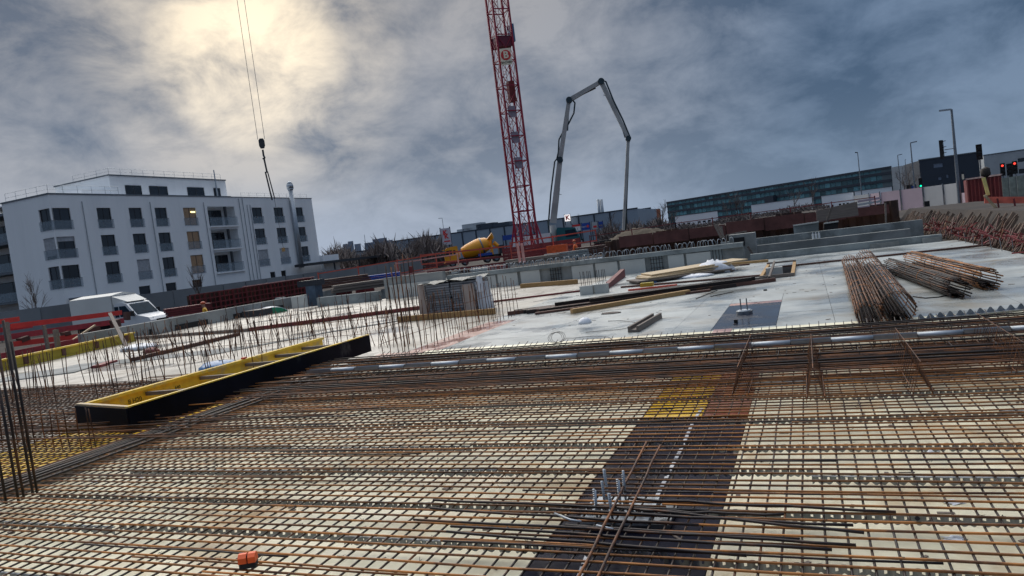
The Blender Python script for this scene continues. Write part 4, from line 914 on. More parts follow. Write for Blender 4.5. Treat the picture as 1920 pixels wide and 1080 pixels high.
# neighbouring wing at the very left edge
ap2 = thing('apartment_building', 'white apartment wing cut by the left edge, with deep dark balconies', 'apartment building', (-88, 55, -1))
MB().box(-96, AX - 7.9, 56.5, 70, -1, 12.0).build('wall', m_rend, ap2, True)
for z in (9.0, 5.7, 2.4):
    MB().box(-92, AX - 7.92, 53.3, 56.49, z - .25, z).build('balcony_slab', m_zinc, ap2, True); MB().box(-92, AX - 7.95, 53.25, 53.28, z, z + 1.0).build('balustrade', m_rail, ap2, True)
    window(ap2, (-90, 56.28, z + .03), (1, 0), 6.5, 2.3, rail=False)
MB().box(-92, AX - 7.9, 53.2, 56.4, 11.9, 12.2).build('balcony_roof', m_zinc, ap2, True)

def block(name, label, cat, pl_, pr_, zb, depth, wm, wins, wmat=m_glass, par_h=.3, cop=m_zinc, wname='window'):
    """box building whose front runs between two surveyed roof corners; wins = (s0, s1, za, zb) in shares of length / metres"""
    a, b = Vector(pl_), Vector(pr_); zt = (a.z + b.z) / 2; a.z = b.z = 0; d = (b - a); ln = d.length; u = d.normalized()
    t = thing(name, label, cat, (a.x, a.y, zb), math.atan2(u.y, u.x)); H_ = zt - zb
    W_ = MB(); ops = [(s0 * ln, s1 * ln, z0, z1) for s0, s1, z0, z1 in wins]
    facade(W_, (0, 0), (1, 0), ln, 0, H_, ops, .25)
    W_.face((0, depth, 0), (0, 0, 0), (0, 0, H_), (0, depth, H_)); W_.face((ln, depth, 0), (ln, 0, 0), (ln, 0, H_), (ln, depth, H_)); W_.face((0, depth, 0), (ln, depth, 0), (ln, depth, H_), (0, depth, H_))
    W_.face((0, 0, H_ - .02), (ln, 0, H_ - .02), (ln, depth, H_ - .02), (0, depth, H_ - .02)); W_.build('wall', wm, t)
    if cop: MB().box(-.1, ln + .1, -.12, .2, H_, H_ + par_h).build('coping', cop, t)
    cache = {}
    for s0, s1, z0, z1 in ops:
        k = (round(s1 - s0, 2), round(z1 - z0, 2))
        if k not in cache: cache[k] = MB().box(.02, k[0] - .02, .15, .24, .02, k[1] - .02).mesh(wname, wmat)
        place(cache[k], wname, t, (s0, 0, z0))
    return t, ln, H_
m_teg = mat('teal_facade_glass', (.08, .20, .23), .18, .05, .3, 1, rnd_v=.6)
m_dkb = mat('dark_blue_cladding', (.030, .042, .062), .7, 0, .15, .2)
m_gcl = mat('grey_cladding', (.40, .43, .45), .6, 0, .1, .3)
m_stc = mat('store_cladding', (.27, .33, .40), .6, .1, .06, .1)
# long glass office
wi = []
for r_ in range(4):
    for k in range(46): wi.append((.004 + .0209 * k, .004 + .0209 * k + .0203, 2.2 + 3.05 * r_, 2.2 + 3.05 * r_ + (1.9)))
gl, gln, gh = block('office_building', 'very long glazed office building with dark teal window bands on the right horizon', 'office building', VD(1250, 381, 400), VD(1672, 316, 332), .2, 14, mat('slate_teal_cladding', (.085, .12, .14), .6, 0, .15, .1), wi, m_teg)
for r_ in range(5): MB().box(-.05, gln, -.22, -.01, 1.15 + 3.05 * r_, min(gh, 2.15 + 3.05 * r_)).build('spandrel_band', m_dkb, gl)
MB().box(gln + .01, gln + 5.6, -.4, 14, 0, gh + .25).build('end_wall', m_gcl, gl)
MB().box(gln * .515, gln * .555, -2.5, 0, 0, gh - 4).build('stair_tower', m_dkb, gl)
MB().box(gln * .05, gln * .3, 3, 8, gh, gh + 1.0).build('roof_plant', m_dkb, gl)
for k, (px0, px1, y0, y1, D) in enumerate([(1265, 1345, 405, 397, 330), (1408, 1525, 383, 371, 270), (1540, 1600, 368, 360, 250), (1602, 1672, 358, 351, 245)]):
    ws = [(.04 + .12 * q, .11 + .12 * q, 1.2, 2.0) for q in range(8) if q % 4 != 3]
    block('annex', ['small white annex left below the glass office', 'white low annex with small windows below the glass office', 'white annex right of the dark stair tower', 'white annex near the right end of the glass office'][k], 'annex', VD(px0, y0, D), VD(px1, y1, D), -.8, 8, mat('bright_white_render', (.88, .90, .92), .8, 0, .02), ws, par_h=.15)
# dark blue block and grey hall
ws = [(.24, .40, 7.4, 8.4), (.60, .66, 7.9, 8.6), (.30, .36, 4.4, 5.1), (.44, .48, 4.7, 5.5), (.72, .77, 3.2, 4.6), (.08, .14, 1.0, 2.4), (.5, .56, 1.2, 2.4)]
block('office_block', 'dark blue cube shaped office block behind the tall street lamp', 'office building', VD(1723, 302, 200), VD(1834, 285, 203), -.5, 16, m_dkb, [(a, b, c, d) for a, b, c, d in ws], mat('pale_glass', (.16, .2, .27), .2), .25)
block('hall', 'pale grey hall building at the right edge behind the red traffic lights', 'hall', VD(1844, 291, 230), VD(1960, 276, 232), -.5, 20, m_gcl, [(.55, .8, 6.6, 7.6), (.85, .97, 6.6, 7.6), (.55, .97, 3.6, 4.8)], par_h=.2)
# supermarket
st_, sln, shh = block('supermarket', 'long low grey supermarket hall behind the cement mixer', 'supermarket', VD(735, 452, 250), VD(1195, 393, 222), -.9, 40, m_stc, [], par_h=.35, cop=m_dkb)
for k in range(17): MB().box(sln * k / 17 + 1.2, sln * k / 17 + 1.6, -.2, -.005, 0, shh).build('pilaster', m_dkb, st_)
for px, ww, hh_ in ((875, 10, 2.6), (905, 9, 2.0), (858, 8, 1.2), (940, 9, 1.6)):
    p = local(st_, VD(px, 440, 236)); MB().box(p.x - ww / 3, p.x + ww / 3, 3, 8, shh, shh + hh_).build('roof_unit', m_gcl if ww != 9 else m_dkb, st_)
p0_, p1_ = local(st_, VD(600, 480, 250)), local(st_, VD(735, 465, 250))
MB().box(p0_.x, -.3, 6, 30, 0, shh - 1.8).build('side_wing', m_stc, st_); MB().box(p0_.x - .2, -.3, 5.8, 6, shh - 1.8, shh - 1.4).build('coping', m_dkb, st_)
def sign_at(name, label, px0, py0, px1, py1, D, m, legs=0, t_=.2):
    a, b = VD(px0, py0, D), VD(px1, py1, D); c = (a + b) / 2; d = ray((px0 + px1) / 2, (py0 + py1) / 2); rz = math.atan2(d.y, d.x) - PI / 2
    w2_ = (b - a); w2_ = math.hypot(w2_.x, w2_.y) / 2; h2 = abs(a.z - b.z) / 2
    t = thing(name, label, 'sign', (c.x, c.y, c.z - h2 - legs), rz)
    MB().box(-w2_, w2_, 0, t_, legs, legs + 2 * h2).build('board', m, t)
    for s in ((-1, 1) if legs else ()): MB().box(s * w2_ - .12, s * w2_ + .12, .01, t_ + .1, 0, legs + 2 * h2 + .2).build('post', m_dkb, t)
    return t, w2_, h2
m_signw = mat('white_backlit_sign', (.8, .78, .76), .5, emit=(1, .93, .9), es=.35); m_signr = mat('sign_red', (.65, .03, .03), .5)
m_crm = mat('cream_sign', (.92, .82, .62), .5, 0, .04); m_signp = mat('pale_sign', (.55, .52, .58), .5, 0, .04)
t, a, h = sign_at('roof_sign', 'small square white store sign with a red letter above the hall roof', 1058, 403, 1070, 414, 224, m_signw, 1.2, .3)
text('K', 1.9, m_signr, t, (0, -.02, 1.2 + h), (PI / 2, 0, 0), ext=.02, bold=.08)
t, a, h = sign_at('totem_sign', 'tall white store sign with red letters on posts left of the mixer', 825, 429, 847, 458, 150, m_signp, 1.5, .3)
text('K', 1.3, m_signr, t, (-.1, -.02, 1.5 + h * 1.45), (PI / 2, 0, 0), ext=.02, bold=.05); text('K', 1.3, m_signr, t, (.1, -.02, 1.5 + h * 1.0), (PI / 2, 0, 0), ext=.02, bold=.05)
MB().box(-a * .5, a * .8, -.03, -.001, 1.5 + h * .35, 1.5 + h * .5).build('stripe', m_signr, t)
t, a, h = sign_at('advert_board', 'bright blue advertising board below the roof sign', 1090, 419, 1107, 430, 190, m_blus, 3)
MB().cyl((a * .45, -.03, 3 + h), (a * .45, -.001, 3 + h), .35, n=14).build('disc', m_signr, t); text('Angebot', .6, m_signp, t, (-a * .35, -.02, 3 + h), (PI / 2, 0, 0), ext=.01)
t, a, h = sign_at('advert_board', 'grey advertising board with a red mark right of the bright blue one', 1109, 417, 1121, 429, 190, m_gcl, 3)
MB().box(-.4, .5, -.03, -.001, 3 + h * .4, 3 + h * 1.0).build('mark', m_signr, t)
t, a, h = sign_at('advert_board', 'dark blue advertising board, rightmost of three in a row', 1122, 416, 1131, 427, 190, m_blus, 3)
MB().box(-a * .8, a * .8, -.03, -.001, 3 + h * .8, 3 + h * .95).build('stripe', m_yeld, t)
t, a, h = sign_at('advert_board', 'white board with a red cap left of the bright blue one', 1073, 422, 1089, 432, 188, m_white, 3)
MB().box(-a, a, -.03, -.001, 3 + h * 1.4, 3 + h * 2).build('red_cap', m_signr, t)
t, a, h = sign_at('banner', 'dark blue banner on the supermarket wall behind the crane', 942, 442, 968, 448, 205, m_blus, 2)
# orange clad buildings on the horizon
m_orb = mat('terracotta_cladding', (.36, .12, .06), .8, 0, .1)
block('school', 'flat roofed terracotta building between the boom legs', 'building', VD(1097, 411, 300), VD(1220, 391, 290), -.8, 12, m_orb, [(.1, .16, 7.4, 8.0), (.35, .5, 5.2, 6.2), (.7, .9, 5.4, 6.4)], par_h=.8, cop=m_dkb)
for k, px in enumerate((1121, 1127)):
    a, b = VD(px, 374, 280), VD(px + 3, 418, 280); MB().cyl((a.x, a.y, a.z), (a.x, a.y, b.z - 2), .55, n=10).build('flue', m_galv, None, False, True, label=['left of two thin twin flues on the horizon', 'right of two thin twin flues on the horizon'][k], cat='flue')
# far town on the left horizon
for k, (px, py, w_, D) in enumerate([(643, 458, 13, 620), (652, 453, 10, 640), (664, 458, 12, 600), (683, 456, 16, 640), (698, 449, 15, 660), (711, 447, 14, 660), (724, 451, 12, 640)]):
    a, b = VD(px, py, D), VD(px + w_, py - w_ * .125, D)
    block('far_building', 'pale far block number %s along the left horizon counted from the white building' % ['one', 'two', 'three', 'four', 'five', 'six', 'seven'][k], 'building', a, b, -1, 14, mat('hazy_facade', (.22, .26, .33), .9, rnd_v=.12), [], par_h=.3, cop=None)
# grey site fence
fz = thing('site_fence', 'long grey sheeted site fence in front of the white apartment block', 'fence', (-60, 34, -.9))
fp = MB().box(0, .03, .04, 3.42, 0, 2.15).mesh('fence_panel', m_fenceg); po = MB().box(-.04, .07, -.04, .04, 0, 2.3).mesh('post', m_galvd)
for k in range(21):
    y = 34 + 3.46 * k; z = .22 - .012 * k
    place(fp, 'fence_panel', fz, (U(-.05, .05), y - 34, z + U(-.03, .03))); place(po, 'post', fz, (0, y - 34, z - .2))
# red formwork racks by the fence
rk = thing('formwork_rack', 'long dark red stack of formwork grids below the grey fence', 'formwork rack', (-45, 42, -1.2))
for k in range(10):
    y = 42.6 + 1.55 * k; ob = MB()
    for q in range(5): ob.box(-45.05, -44.95, y, y + 1.5, -.8 + .42 * q, -.72 + .42 * q)
    for q in range(4): ob.box(-45.06, -44.94, y + .48 * q, y + .06 + .48 * q, -.8, .95)
    ob.build('grid_panel', m_redd, rk, True); MB().box(-45.3, -45.2, y, y + 1.5, -.8, .9).build('back_sheet', m_pile, rk, True)
MB().box(-45.1, -44.9, 48.5, 58.2, .96, 1.03).build('top_rail', mat('faded_pink_paint', (.62, .30, .26)), rk, True)
rk = thing('formwork_rack', 'dark red formwork panels left of the tall column bars, behind the deck', 'formwork rack', (-24, 30, -1))
for k, (px, py, w_, h, D) in enumerate([(612, 546, 22, 22, 40), (636, 543, 20, 22, 40), (668, 540, 14, 12, 39), (684, 536, 14, 12, 39), (746, 522, 26, 10, 38)]):
    a, b = VD(px, py, D), VD(px + w_, py - w_ * .12, D)
    for q in range(6):
        p = a.lerp(b, q / 5); MB().beam((p.x, p.y, p.z), (p.x, p.y, p.z - h * D / 1450), .09, .09).build('grid_bar', m_redd, rk, True)
    MB().ext([(a.x, a.y + .1, a.z), (b.x, b.y + .1, b.z), (b.x, b.y + .1, b.z - h * D / 1450), (a.x, a.y + .1, a.z - h * D / 1450)], (0, .05, 0)).build('back_sheet', m_pile, rk, True)
sf = thing('steel_shaft', 'blue grey steel shaft with a boxed head beside the red racks', 'steel shaft', tuple(VD(592, 576, 37)))
a, b = VD(590, 535, 37), VD(594, 578, 37); m_bgs = mat('blue_grey_steel', (.10, .14, .19), .5, .3)
MB().box(b.x - .28, b.x + .28, b.y - .28, b.y + .28, b.z - .2, a.z).build('shaft', m_bgs, sf, True); MB().box(b.x - .75, b.x + .4, b.y - .3, b.y + .4, a.z, a.z + .28).build('head', m_wframe, sf, True)
c = VD(562, 568, 36); MB().box(c.x - .4, c.x + .4, c.y - .1, c.y + .1, -.1, .55).build('precast_slab', m_greyl, None, label='upright pale concrete panel left of the blue grey shaft', cat='concrete panel')
c = VD(525, 566, 38); MB().box(c.x - .2, c.x + .3, c.y - .1, c.y + .1, -.2, .55).build('precast_slab', m_greyl, None, label='narrow pale concrete post above the green container', cat='concrete panel')
# green round topped container
c = VD(512, 584, 34); gc = thing('green_container', 'green container with a white rounded lid beyond the left deck edge', 'container', (c.x, c.y, -.9), .85)
arc = [(.7 * math.cos(PI * k / 12), 0, .75 + .42 * math.sin(PI * k / 12)) for k in range(13)]
MB().ext([(.7, 0, 0)] + arc + [(-.7, 0, 0)], (0, .05, 0)).build('front', mat('container_green', (.01, .22, .11), .4), gc)
MB().ext([(x * 1.04, .051, z + .02) for x, _, z in [(.7, 0, 0)] + arc + [(-.7, 0, 0)]], (0, 1.4, 0)).build('lid', m_plasw, gc)
c = VD(483, 588, 34); MB().box(c.x - .5, c.x + .5, c.y - .4, c.y + .4, -.9, .28).build('dark_crate', m_wframe, None, label='dark crate beside the green container', cat='crate')
# trees
def tree(label, x, y, h, name='bare_tree', spread=.55, m=m_twig, n0=6, lv=3, grp=None, z=None):
    z = th(x, y) if z is None else z; t = thing(name, label, 'tree', (x, y, z), 0, grp)
    MB().path([(0, 0, 0), (U(-.05, .05) * h, 0, h * .35), (0, U(-.04, .04) * h, h * .8)], [h * .022, h * .016, h * .006], 6).build('trunk', m_bark, t, False, True)
    cr = MB()
    def br(p, d, l_, r, k):
        q = p + d * l_; mid = p + d * l_ * .5 + Vector((U(-.1, .1), U(-.1, .1), U(0, .1))) * l_
        cr.path([p, mid, q], [r, r * .8, r * .5], 3, False)
        if k == 0: return
        for _ in range(n0 if k == lv else 4):
            f = U(.3, 1); nd = (d + Vector((U(-1, 1), U(-1, 1), U(-.3, .9))) * spread * 1.3).normalized(); br(p.lerp(q, f), nd, l_ * U(.5, .75), r * .55, k - 1)
    for k in range(n0 + 2):
        zz_ = h * U(.2, .7); a = U(0, 2 * PI); br(Vector((0, 0, zz_)), Vector((math.cos(a) * spread * 1.2, math.sin(a) * spread * 1.2, 1)).normalized(), h * .33, h * .008, lv - 1)
    cr.build('crown', m, t); return t
p = VD(195 / 6 + 33, 575, 78); tree('slender bare young tree in front of the white block at far left', p.x, p.y, 4.6, z=-.9, spread=.35)
p = VD(370, 538, 66); tree('thin bare young tree before the white block, right of the truck', p.x, p.y, 3.6, z=-.9, spread=.3, n0=4)
for k, (px, D, h, sp) in enumerate([(1245, 240, 11, .6), (1262, 250, 9, .6), (1384, 250, 11, .5), (1395, 245, 9, .5), (1495, 240, 9, .6), (1530, 235, 11, .5), (1368, 230, 8, .6), (1168, 270, 8, .6), (1145, 210, 9, .5), (1158, 200, 7, .5), (1100, 320, 13, .4), (1072, 330, 12, .5), (1045, 330, 13, .3), (1700, 180, 8, .6), (1712, 190, 9, .6), (812, 200, 9, .6), (760, 150, 7, .6), (775, 160, 8, .6), (742, 165, 8, .6), (790, 155, 7, .6), (722, 170, 8, .6)]):
    p = VD(px, 430, D); tree('bare winter tree on the horizon, %s' % ['left of the glass office', 'at the left end of the glass office', 'before the middle of the glass office', 'just right of the one before the glass office', 'before the white annex', 'by the dark stair tower', 'low one before the glass office', 'behind the right boom leg', 'between the boards and the right boom leg', 'low one by the right boom leg', 'behind the blue advertising board', 'right of the small roof sign', 'conifer like, left of the small roof sign', 'left of the dark blue block', 'beside the dark blue block', 'left of the totem sign', 'in the dark thicket left of the mixer', 'in the thicket nearest the mixer', 'mid thicket behind the flat canopy', 'right end of the thicket', 'left part of the thicket'][k], p.x, p.y, h * .82, spread=sp, n0=5, lv=3)
# thicket on the left horizon
def thicket(label, px0, px1, D0, D1, h, n, m=m_twig):
    b = MB()
    for _ in range(n):
        f = rnd(); p = VD(px0 + (px1 - px0) * f, 470, D0 + (D1 - D0) * rnd()); p.z = th(p.x, p.y); hh = h * U(.5, 1) * (1 + .25 * math.sin(f * 17))
        for _ in range(5):
            a = p + Vector((U(-1, 1), U(-1, 1), U(0, hh * .6))); q = a + Vector((U(-1, 1), U(-1, 1), U(.6, 1.6))) * hh * .3; r = U(.05, .12)
            b.add([a, a + Vector((r * 3, r * 2, 0)), q, q + Vector((-r, r, 0))], [(0, 1, 2), (0, 2, 3)])
    return b.build('thicket', m, None, label=label, kind='stuff')
thicket('brown bare thicket between the white block and the mixer', 612, 835, 130, 190, 6.5, 2600)
thicket('dark low scrub along the foot of the glass office', 1240, 1560, 200, 240, 2.2, 500)
thicket('bare scrub between advertising boards and sand heap', 1130, 1260, 150, 190, 4, 900)
# sand heap
b = MB(); nn = 34
for i in range(nn + 1):
    for j in range(nn + 1):
        u, v = i / nn * 2 - 1, j / nn * 2 - 1; r2 = u * u + v * v
        b.v.append((u * 5.5, v * 6, max(0, 2.0 * math.exp(-2.2 * (u + .15) ** 2 - 2 * v * v) + .5 * math.exp(-9 * ((u - .5) ** 2 + v * v)) - .25) + (U(-.10, .10) + .14 * math.sin(i * 1.7) * math.cos(j * 1.3)) * (r2 < .9)))
b.f = [(i * (nn + 1) + j, (i + 1) * (nn + 1) + j, (i + 1) * (nn + 1) + j + 1, i * (nn + 1) + j + 1) for i in range(nn) for j in range(nn)]
p = VD(1207, 440, 76); b.build('sand_heap', m_sand, None, False, True, (p.x, p.y, th(p.x, p.y) - .1), label='pale brown sand heap below the terracotta building', cat='sand heap')

# ================================================================ FENCE, CONTAINER, LIGHTS AT RIGHT
sf_ = thing('street_fence', 'pale sheeted fence along the street at right, pink sheets at its left end', 'fence', tuple(VD(1640, 372, 68)))
pxs = [1600, 1630, 1650, 1688, 1730, 1768, 1800, 1815]
for k, (a, b) in enumerate(zip(pxs, pxs[1:])):
    D = 78 - 2 * k; yt = lambda px: 363 - (px - 1650) * .124 - 2; p, q = VD(a + 1, yt(a), D), VD(b - 1, yt(b), D - 2)
    MB().ext([(p.x, p.y, p.z), (q.x, q.y, q.z), (q.x, q.y, q.z - 2.0), (p.x, p.y, p.z - 2.0)], (0, .04, 0)).build('fence_panel', m_fencep if 1 <= k <= 3 or k == 6 else m_fencew, sf_, True)
    MB().beam((q.x, q.y, q.z + .1), (q.x, q.y, q.z - 2.1), .07, .07).build('post', m_galvd, sf_, True)
for k, (a, b) in enumerate([(1878, 1892), (1892, 1906), (1906, 1922), (1922, 1960)]):
    D = 55 - k; p, q = VD(a, 334 - (a - 1880) * .14, D), VD(b - 1, 334 - (b - 1880) * .14, D)
    MB().ext([(p.x, p.y, p.z), (q.x, q.y, q.z), (q.x, q.y, q.z - 2.0), (p.x, p.y, p.z - 2.0)], (0, .04, 0)).build('fence_panel', mat('olive_grey_sheet', (.24, .27, .24), .8, rnd_v=.1), sf_, True)
    MB().beam((q.x, q.y, q.z + .1), (q.x, q.y, q.z - 2.1), .07, .07).build('post', m_galvd, sf_, True)
sf2 = thing('striped_screen', 'pale blue grey screen with slanting bands left of the pink fence sheets', 'screen', tuple(VD(1640, 385, 60)))
for k in range(5): MB().beam(VD(1608, 378 + 6.2 * k, 60), VD(1652, 371 + 6.2 * k, 60), .04, .16).build('band', m_fencew if k % 2 else m_fencep, sf2, True)
ct = thing('site_container', 'dark red ribbed site container beside the pale street fence', 'container', tuple(VD(1845, 360, 60)))
a, b = VD(1812, 343, 60), VD(1878, 333, 58)
MB().ext([(a.x, a.y, .2), (b.x, b.y, .2), (b.x, b.y, 2.15), (a.x, a.y, 2.15)], (.4, 3.2, 0)).build('body', m_redd, ct, True)
for k in range(9):
    p = a.lerp(b, (k + .5) / 9); MB().beam((p.x, p.y - .06, .25), (p.x, p.y - .06, 2.1), .14, .08).build('rib', m_redd, ct, True)
MB().beam((a.x, a.y - .05, 2.2), (b.x, b.y - .05, 2.2), .12, .10).build('top_edge', mat('pinkish_edge', (.5, .36, .34), .6), ct, True)
c = VD(1738, 384, 50); MB().box(c.x - .14, c.x + .14, c.y - .1, c.y + .1, c.z - .15, c.z + .22).build('black_bin', m_rubber, None, label='small black box at the foot of the pale street fence', cat='box')
c = VD(1848, 323, 52); b = MB(); b.sph((0, 0, 0), .28, 10, 7, (1, 1, 1.1), .2); b.bar((0, 0, -.2), (0, 0, -1.4), .03); b.build('tied_shrub', m_bark, None, False, True, tuple(c), label='dark round ball on a stick above the container', cat='shrub')
def lamp(label, px, py, pyb, D, arm, r=.09, head=m_galv):
    a = VD(px, py, D); zb = th(a.x, a.y) if D > 50 else 0; t = thing('street_lamp', label, 'street lamp', (a.x, a.y, zb))
    MB().cyl((0, 0, 0), (0, 0, a.z - zb), r, r * .55, 8).build('pole', m_galvd, t); d = ray(px, py); rr = Vector((d.y, -d.x, 0)).normalized() * arm
    MB().beam((0, 0, a.z - zb), (rr.x, rr.y, a.z - zb + .05), .28, .10).build('lamp_head', head, t); return t, a, rr
lamp('tall street lamp pole carrying a traffic signal arm at right', 1784, 205, 380, 60, -.75, .13)
lamp('mid sized street lamp before the dark blue block', 1707, 268, 335, 85, .6)
lamp('small faint street lamp at the end of the glass office', 1683, 291, 325, 120, .6)
lamp('short thin pole between two street lamps', 1697, 300, 325, 120, .1, .06)
lamp('dark headed street lamp in front of the glass office', 1608, 286, 370, 100, -.3, .08, m_rubber)
lamp('street lamp behind the totem sign', 829, 409, 440, 170, -.9)
lamp('thin far pole on the left horizon', 683, 440, 455, 500, .1, .25)
m_gre = mat('signal_green', (0, .3, .15), emit=(0, 1, .45), es=1.0); m_rde = mat('signal_red', (.3, 0, 0), emit=(1, .06, .04), es=.8); m_off = mat('signal_off', (.03, .03, .03), .4)
def signal(label, px, py, D, on=None, side=False, s=1.0, pole=True):
    c = VD(px, py, D); d = ray(px, py); rz = math.atan2(d.y, d.x) - PI / 2 + (1.3 if side else 0); z0 = th(c.x, c.y)
    t = thing('traffic_light', label, 'traffic light', (c.x, c.y, z0), rz); h = c.z - z0
    MB().box(-.17 * s, .17 * s, 0, .16, h - .5 * s, h + .5 * s).build('housing', m_rubber, t)
    for k in range(3):
        zz_ = h + .31 * s - .31 * s * k; m = m_off if k != on else (m_rde if k == 0 else m_gre)
        MB().cyl((0, -.02, zz_), (0, .0, zz_), .085 * s, n=12).build('lens', m, t)
        MB().ext([(-.13 * s, -.001, zz_ + .10 * s), (.13 * s, -.001, zz_ + .10 * s), (.10 * s, -.2, zz_ + .12 * s), (-.10 * s, -.2, zz_ + .12 * s)], (0, 0, .02)).build('hood', m_rubber, t)
    if pole: MB().cyl((0, .1, 0), (0, .1, h - .5 * s), .05, n=6).build('pole', m_galvd, t)
    return t
signal('green lit traffic light, lower left of the pair near the glass office', 1703, 354, 110, 2); signal('green lit traffic light, right of the pair before the dark block', 1726, 343, 105, 2, s=1.2)
signal('red lit traffic light, left of the pair at the right edge', 1880, 318, 70, 0); signal('red lit traffic light, right of the pair at the right edge', 1903, 314, 70, 0)
signal('unlit traffic light at the right edge between the red ones', 1893, 320, 68, None, s=1.1)
t = signal('side view traffic light hanging on the arm of the tall lamp pole', 1768, 280, 60, None, True, 1.3, False); a, b = VD(1771, 281, 60), VD(1789, 278, 60)
MB().bar(Vector((0, 0, 0)), local(t, b) - local(t, a), .03).build('arm', m_galvd, t, loc=local(t, a))
signal('dark traffic light seen from behind above the dark block edge', 1836, 285, 62, None, False, 1.1)
t, a, h = sign_at('blue_road_sign', 'small blue road sign between the two green lights', 1709, 349, 1717, 356, 112, m_blus, 3, .05)
t, a, h = sign_at('switch_box', 'pale box beside the foot of the tall lamp pole', 1803, 327, 1808, 336, 64, m_crm, 1.0, .3)

# ================================================================ VEHICLES
def wheel(par, x, y, r, w_, name='wheel'):
    o = MB().cyl((0, -w_ / 2, 0), (0, w_ / 2, 0), r, n=20).build(name, m_rubber, par, loc=(x, y, r))
    MB().cyl((0, -w_ / 2 - .01, 0), (0, w_ / 2 + .01, 0), r * .55, n=14).build('rim', m_galvd, o); return o
def body(name, prof, y0, y1, m, par, **k):     # side profile (x, z) extruded across
    return MB().ext([(x, y0, z) for x, z in prof], (0, y1 - y0, 0)).build(name, m, par, **k)
m_lens = mat('headlamp_lens', (.6, .62, .65), .15); m_amb = mat('amber_lamp_lit', (.9, .4, .05), emit=(1, .55, .12), es=1.5); m_gls = mat('windscreen_glass', (.02, .04, .06), .12, spec=.02)
# white van with a tarpaulin box
p = VD(245, 590, 54)
tv = thing('box_van', 'white van with a grey tarpaulin box body behind the red boards', 'van', (p.x + .2, p.y, -1.12), math.atan2(.10, .99))
MB().ext([(-4.0, -1.05, .95), (-.55, -1.05, .95), (-.55, -1.05, 2.78), (-4.0, -1.05, 2.78)], (0, 2.1, 0)).build('box_body', m_tarp, tv)
MB().ext([(-4.0, -1.05, 2.781), (-.55, -1.05, 2.781), (-.55, 0, 2.95), (-4.0, 0, 2.95)], (0, .001, .03)).build('roof_slope', m_tarp, tv)
MB().add([(-4, -1.05, 2.8), (-.5, -1.05, 2.8), (-.5, 1.05, 2.8), (-4, 1.05, 2.8), (-4, 0, 2.98), (-.5, 0, 2.98)], [(0, 1, 5, 4), (3, 4, 5, 2), (0, 4, 3), (1, 2, 5)]).build('roof_sheet', m_tarp, tv)
MB().add([(-.5, -1.0, 2.75), (-.5, 1.0, 2.75), (-.5, 1.0, 2.15), (-.5, -1.0, 2.15), (.55, -.8, 2.3), (.55, .8, 2.3)], [(0, 1, 5, 4), (0, 4, 3), (1, 2, 5), (3, 4, 5, 2)]).build('wind_deflector', m_tarp, tv)
body('chassis', [(-4, .55), (1.8, .55), (1.8, .9), (-4, .9)], -.75, .75, m_rubber, tv)
cab = [(-.5, .45), (2.3, .42), (2.32, .95), (2.15, 1.15), (1.25, 1.38), (.55, 2.18), (.2, 2.27), (-.5, 2.27)]
body('cab', cab, -.97, .97, m_white, tv)
MB().ext([(1.22, -.86, 1.42), (.60, -.80, 2.10), (.60, .80, 2.10), (1.22, .86, 1.42)], (.035, 0, .03)).build('windscreen', m_gls, tv)
for s in (-1, 1):
    MB().ext([(-.05, s * .975, 1.35), (1.02, s * .975, 1.35), (.45, s * .975, 2.05), (-.05, s * .975, 2.05)], (0, s * .01, 0)).build('side_window', m_gls, tv)
    MB().ext([(-.45, s * .975, 1.35), (-.12, s * .975, 1.35), (-.12, s * .975, 2.05), (-.45, s * .975, 2.05)], (0, s * .01, 0)).build('rear_side_window', m_gls, tv)
    d_ = MB().box(-.08, 1.15, min(s * .972, s * .982), max(s * .972, s * .982), .55, 1.30).build('door', m_white, tv)
    MB().box(.0, .14, min(s * .984, s * 1.0), max(s * .984, s * 1.0), 1.12, 1.18).build('handle', m_rubber, d_)
    MB().ext([(2.22, s * .62, .92), (2.0, s * .9, .95), (2.0, s * .9, 1.15), (2.16, s * .62, 1.12)], (.06, 0, 0)).build('headlight', m_lens, tv)
    MB().box(.95, 1.12, min(s * 1.0, s * 1.22), max(s * 1.0, s * 1.22), 1.35, 1.68).build('mirror', m_rubber, tv)
    wheel(tv, 1.45, s * .85, .36, .24); wheel(tv, -2.6, s * .85, .36, .3)
MB().box(2.31, 2.36, -.5, .5, .62, .98).build('grille', m_rubber, tv); MB().box(2.30, 2.38, -.95, .95, .38, .58).build('bumper', m_wframe, tv)

# cement mixer lorry, facing left
D = 108; p = VD(893, 485, D); d = ray(893, 485); hd = Vector((-d.y, d.x, 0)).normalized()     # heading left across the view
mx = thing('cement_mixer', 'orange yellow cement mixer lorry facing left behind the red rails', 'mixer lorry', (p.x, p.y, -.62), math.atan2(hd.y, hd.x) + .06)
body('chassis', [(-3.8, .8), (4.2, .8), (4.2, 1.15), (-3.8, 1.15)], -.45, .45, m_rubber, mx)
body('cab', [(2.6, .75), (4.6, .55), (4.68, 1.6), (4.4, 2.75), (4.2, 2.95), (2.7, 3.1), (2.6, 2.9)], -1.22, 1.22, m_orange, mx)
body('fender', [(2.9, .9), (4.66, .45), (4.72, .95), (4.4, 1.15), (2.9, 1.2)], -1.25, 1.25, m_orange, mx)
MB().ext([(4.66, -1.1, 1.72), (4.66, 1.1, 1.72), (4.42, 1.08, 2.62), (4.42, -1.08, 2.62)], (.03, 0, 0)).build('windscreen', m_gls, mx)
body('sun_visor', [(4.35, 2.66), (4.85, 2.62), (4.85, 2.7), (4.3, 2.78)], -1.2, 1.2, m_orange, mx)
